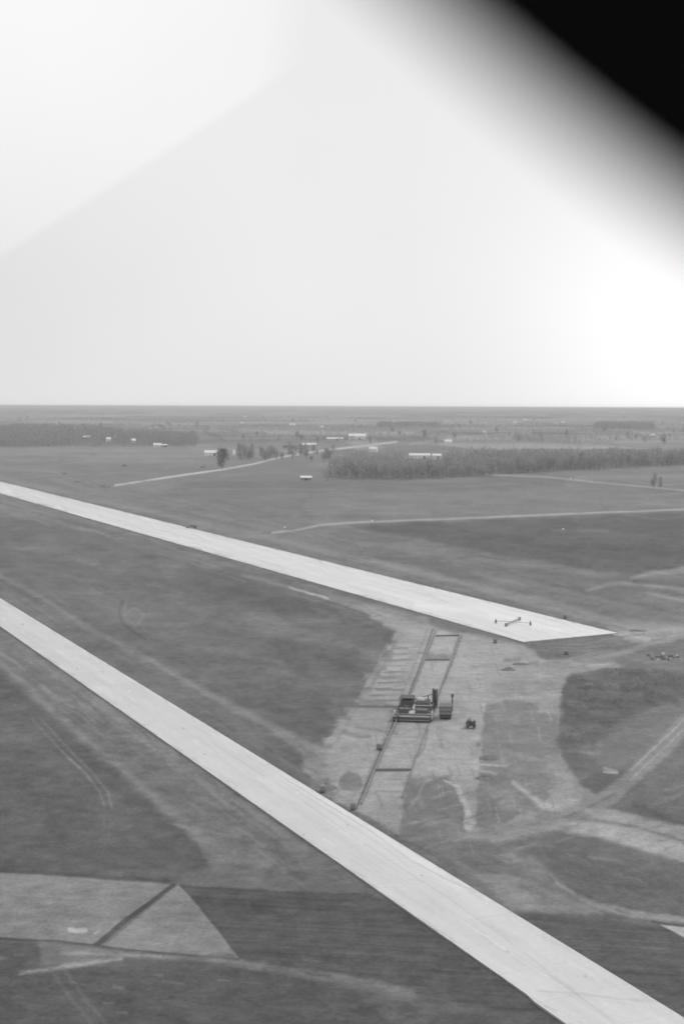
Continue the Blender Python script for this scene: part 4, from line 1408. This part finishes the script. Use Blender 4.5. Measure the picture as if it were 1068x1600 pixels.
# spreader behind
ps = at(649, 1112)
spr = empty('concrete_spreader', (ps.x, ps.y, 0), lane_ang)
sb = MB()
for y in (.3, 4.8): sb.box(-4.0, 4.0, y - .2, y + .2, .9, 1.3)
for x in (-3.7, 3.7): sb.box(x - .2, x + .2, .52, 4.58, .9, 1.29)
sb.build('chassis', STEEL, spr)
MB().prism([(-3.6, 1.3), (-.6, 1.3), (-.3, 2.5), (-3.5, 2.3)], .5, 3.6).build('hopper', STEEL, spr)
MB().box(-.2, 3.2, 1.2, 4.0, 1.31, 2.25, .15).build('engine_house', STEEL, spr)
can = MB().box(-3.9, -.6, .6, 4.6, 2.85, 2.97).build('canopy', DARKW, spr)
for x in (-3.8, -.7):
    for y in (.7, 4.4): MB().bar((x, y, 1.3), (x, y, 2.85), .06).build('canopy_post', STEEL, spr)
MB().box(.0, 1.9, 1.6, 3.4, 2.3, 2.75, .25).build('hood', PALE, spr)
tw = MB()
for (x, y) in ((3.5, 4.9), (4.5, 4.9), (3.5, 6.1), (4.5, 6.1)):
    tw.bar((x, y, 0), (x, y, 4.4), .09)
for k in range(6):
    z = .3 + k * .66
    tw.bar((3.5, 4.9, z), (4.5, 4.9, z + .62), .07).bar((4.5, 4.9, z), (4.5, 6.1, z + .62), .07).bar((3.5, 6.1, z), (3.5, 4.9, z + .62), .07)
    tw.bar((3.5, 4.9, z), (4.5, 4.9, z), .06)
tw.box(3.7, 4.3, 5.1, 5.9, .4, 4.2)
tw.build('hoist_tower', STEEL, spr)
for x in (-4.05, 4.05):
    for y in (.8, 4.2): MB().bar((x - .12, y, .4), (x + .12, y, .4), .4, .4, 14).build('wheel', STEEL, spr)
MB().box(-2.6, -1.4, -.6, .05, 1.35, 1.43).build('step', STEELM, spr)
MB().bar((-3.9, .2, 1.4), (3.4, 5.2, 3.2), .12).bar((3.4, 5.2, 3.2), (3.9, 5.4, 4.6), .08).build('conveyor_boom', STEELM, spr)
MB().bar((-.3, .3, 1.3), (-.3, .3, 2.2), .04).bar((3.3, .3, 1.3), (3.3, .3, 2.2), .04).bar((-.3, .3, 2.2), (3.3, .3, 2.2), .04).bar((-.3, .3, 1.75), (3.3, .3, 1.75), .03).build('handrail', PALE, spr)
MB().bar((2.6, 3, 2.2), (2.6, 3, 3.3), .12).build('exhaust_pipe', STEEL, spr)
tag(spr, 'tall dark concrete spreader with canopy and hoist tower behind the low finisher', 'paving machine')
CW = mat('white_overalls', .75, .9, .1, 4)
CD = mat('dark_work_clothes', .06, .9, .2, 4)
HATM = mat('straw_hat', .5, .9, .1)
cs, sn = math.cos(lane_ang), math.sin(lane_ang)


def on(o, x, y, z): return (o.location.x + x * cs - y * sn, o.location.y + x * sn + y * cs, z)


person(*on(fin, .05, 2.6, 1.45), .3, 'person in white overalls and pale hat standing on the finishing machine', CW, HATM)
person(*on(fin, -3.0, -2.0, .0), -.3, 'person in dark clothes standing on the fresh lane in front of the finishing machine', CD, HATM)

# truck beside the lane, seen from behind
pt = at(695, 1124)
trk = empty('dump_truck', (pt.x, pt.y, 0), lane_ang)
MB().box(-1.0, 1.0, .2, 6.2, .75, .98).build('chassis', STEEL, trk)
b = MB().prism([(-1.35, 1.0), (1.35, 1.0), (1.42, 2.9), (-1.42, 2.9)], -.1, 3.9)
b.build('dump_body', mat('faded_truck_paint', .15, .7, .25), trk)
tg = MB().box(-1.28, 1.28, -.2, -.105, 1.1, 2.6).build('tailgate', STEELM, trk)
MB().box(-1.3, 1.3, -.28, -.205, 1.75, 1.9).build('tailgate_rib', STEEL, tg)
c = MB().box(-1.05, 1.05, 4.1, 5.5, .99, 2.7, .1).build('cab', STEELM, trk)
MB().box(-.7, .7, 4.10, 4.14, 1.9, 2.35).build('rear_window', GLASS, c)
MB().box(-.7, .7, 5.5, 6.7, .99, 1.8, .08).build('bonnet', STEELM, trk)
MB().bar((1.3, 4.3, 1.0), (1.3, 4.3, 4.9), .16).box(1.05, 1.6, 4.1, 4.6, 4.3, 4.9).build('exhaust_stack', STEEL, trk)
for x in (-1.0, 1.0):
    tyre(trk, x, .9, .52, .5); tyre(trk, x, 2.2, .52, .5); tyre(trk, x, 5.9, .5, .3)
MB().box(-1.2, 1.2, -.3, -.22, .45, .7).build('bumper', STEEL, trk)
tag(trk, 'dark square backed truck standing on the soil right of the paving machines', 'truck')

# small tractor
pt = at(735, 1137)
tr = empty('tractor', (pt.x, pt.y, 0), lane_ang + .25)
MB().box(-.32, .32, .6, 2.6, .75, 1.35, .05).build('bonnet', STEEL, tr)
MB().box(-.4, .4, -.4, .6, .5, .95).build('rear_axle_housing', STEEL, tr)
MB().box(-.28, .28, -.4, .1, 1.0, 1.12).box(-.28, .28, -.48, -.41, 1.12, 1.5).build('seat', RUBB, tr)
MB().bar((0, .55, 1.2), (0, .35, 1.55), .03).build('steering_column', STEELM, tr)
MB().bar((.1, 1.6, 1.35), (.1, 1.6, 2.0), .05).build('exhaust_pipe', STEEL, tr)
for x in (-.75, .75): tyre(tr, x, 0, .72, .4); tyre(tr, x * .75, 2.2, .38, .22)
for x in (-.75, .75):
    MB().box(x - .24, x + .24, -.5, .5, 1.47, 1.53).build('mudguard', STEEL, tr)
tag(tr, 'small dark tractor on the soil right of the square backed truck', 'tractor')

# barricade on the runway
def barricade(a, b, thick, label):
    A = at(*a); B = at(*b); d = B - A; L = d.length
    o = empty('barricade', (A.x, A.y, .07), math.atan2(d.y, d.x))
    if thick:
        MB().box(.2, L - .2, -.2, .2, .45, .8).build('beam', GREYW, o)
    else:
        MB().box(.3, L - .3, -.05, .05, .70, .86).build('beam', GREYW, o)
    for x in (0, L):
        p = MB()
        r = .42 if thick else .34
        p.lathe([(r, 0), (r, 1.05)], 12, (x, 0)); p.build('end_drum', DRUM, o)
        if not thick: MB().bar((x, 0, 1.05), (x, 0, 1.45), .12).build('lamp', STEEL, o)
    tag(o, label, 'barricade')


barricade((790, 979), (811, 969.5), True, 'thick dark beam barricade on two drums near the end of the upper runway')
barricade((774, 974), (828, 977.5), False, 'thin pale rail barricade between two dark drums crossing behind the thick one')

# flat trailer on the far verge of the upper runway
pt = at(299, 825)
fl = empty('flatbed_trailer', (pt.x, pt.y, 0), R(170))
MB().box(-3.4, 3.4, -1.1, 1.1, .8, 1.05).build('bed', WOOD, fl)
MB().box(-2.8, .6, -.9, .9, 1.053, 1.6, .1).build('load', STEEL, fl)
MB().box(3.4, 4.9, -.08, .08, .7, .85).build('drawbar', STEEL, fl)
for x in (-2.2, 2.2):
    for y in (-1.0, 1.0): MB().bar((x, y - .15, .4), (x, y + .15, .4), .4, .4, 14).build('wheel', RUBB, fl)
tag(fl, 'low dark flatbed trailer parked on the upper edge of the upper runway', 'trailer')

# ------------------------------------------------------------------ aeroplane edge near the lens, shape made up for the dark corner
def aeroplane_edge():
    D0 = .265                                   # metres ahead of the lens
    P = lambda u, v, d: Vector((0, 0, H)) + cam_m @ Vector(((u - 534) / FPX * d, -(v - 800) / FPX * d, -d))
    tip = P(862, 172, D0)                      # point of the edge in view
    e1 = (P(1068, 296, D0) - P(700, 0, D0)).normalized()      # along the edge
    fwd = cam_m @ Vector((0, 0, -1))
    e2 = e1.cross(fwd).normalized()
    if e2.dot(P(1068, 0, D0) - tip) < 0: e2 = -e2
    e2 = (e2 * math.cos(R(14)) + fwd * math.sin(R(14))).normalized()  # the surface recedes away from the lens
    e3 = e1.cross(e2).normalized()
    if e3.dot(fwd) < 0: e3 = -e3
    root = bpy.data.objects.new('aeroplane_edge', None); COL.objects.link(root)
    M = Matrix((e1, e2, e3)).transposed().to_4x4()
    M.translation = tip
    root.matrix_world = M
    # rounded outline: local x = along the visible edge, y = inward, z = thickness
    n = 64; rows = 60
    vs = []; fs = []
    Rr = .55
    for j in range(rows):
        f = j / (rows - 1)
        if f < .7:
            th_ = (f / .7) ** 1.3 * math.pi / 2
            y = Rr * (1 - math.cos(th_)); half = Rr * math.sin(th_) + .001
        else:
            y = Rr + (f - .7) / .3 * .9; half = Rr
        th = .055 * min(1, (y + 1e-5) / .25) ** .5
        for i in range(n):
            t = 2 * math.pi * i / n
            z = th * math.sin(t) * (1 if math.sin(t) > 0 else .2)
            vs.append((half * math.cos(t), y, z))
    for j in range(rows - 1):
        for i in range(n):
            fs.append((j * n + i, j * n + (i + 1) % n, (j + 1) * n + (i + 1) % n, (j + 1) * n + i))
    fs.append(tuple(range(n))); fs.append(tuple((rows - 1) * n + i for i in range(n))[::-1])
    WM = mat('shade_black_skin', .003, .9, .2, 4, .05)  # near-black colour stands in for shade on the unlit side
    MB().add(vs, fs).build('edge_skin', WM, root, True)
    MB().box(.25, .70, .85, 1.5, -.012, -.004).build('added_panel', WM, root)  # extra panel of the made-up shape
    tag(root, 'black out of focus aeroplane edge across the upper right corner of the sky', 'aeroplane part')


aeroplane_edge()
for e in TREES:
    if not e[1]:
        for c_ in kids(e[0]): bpy.data.objects.remove(c_)
        bpy.data.objects.remove(e[0])
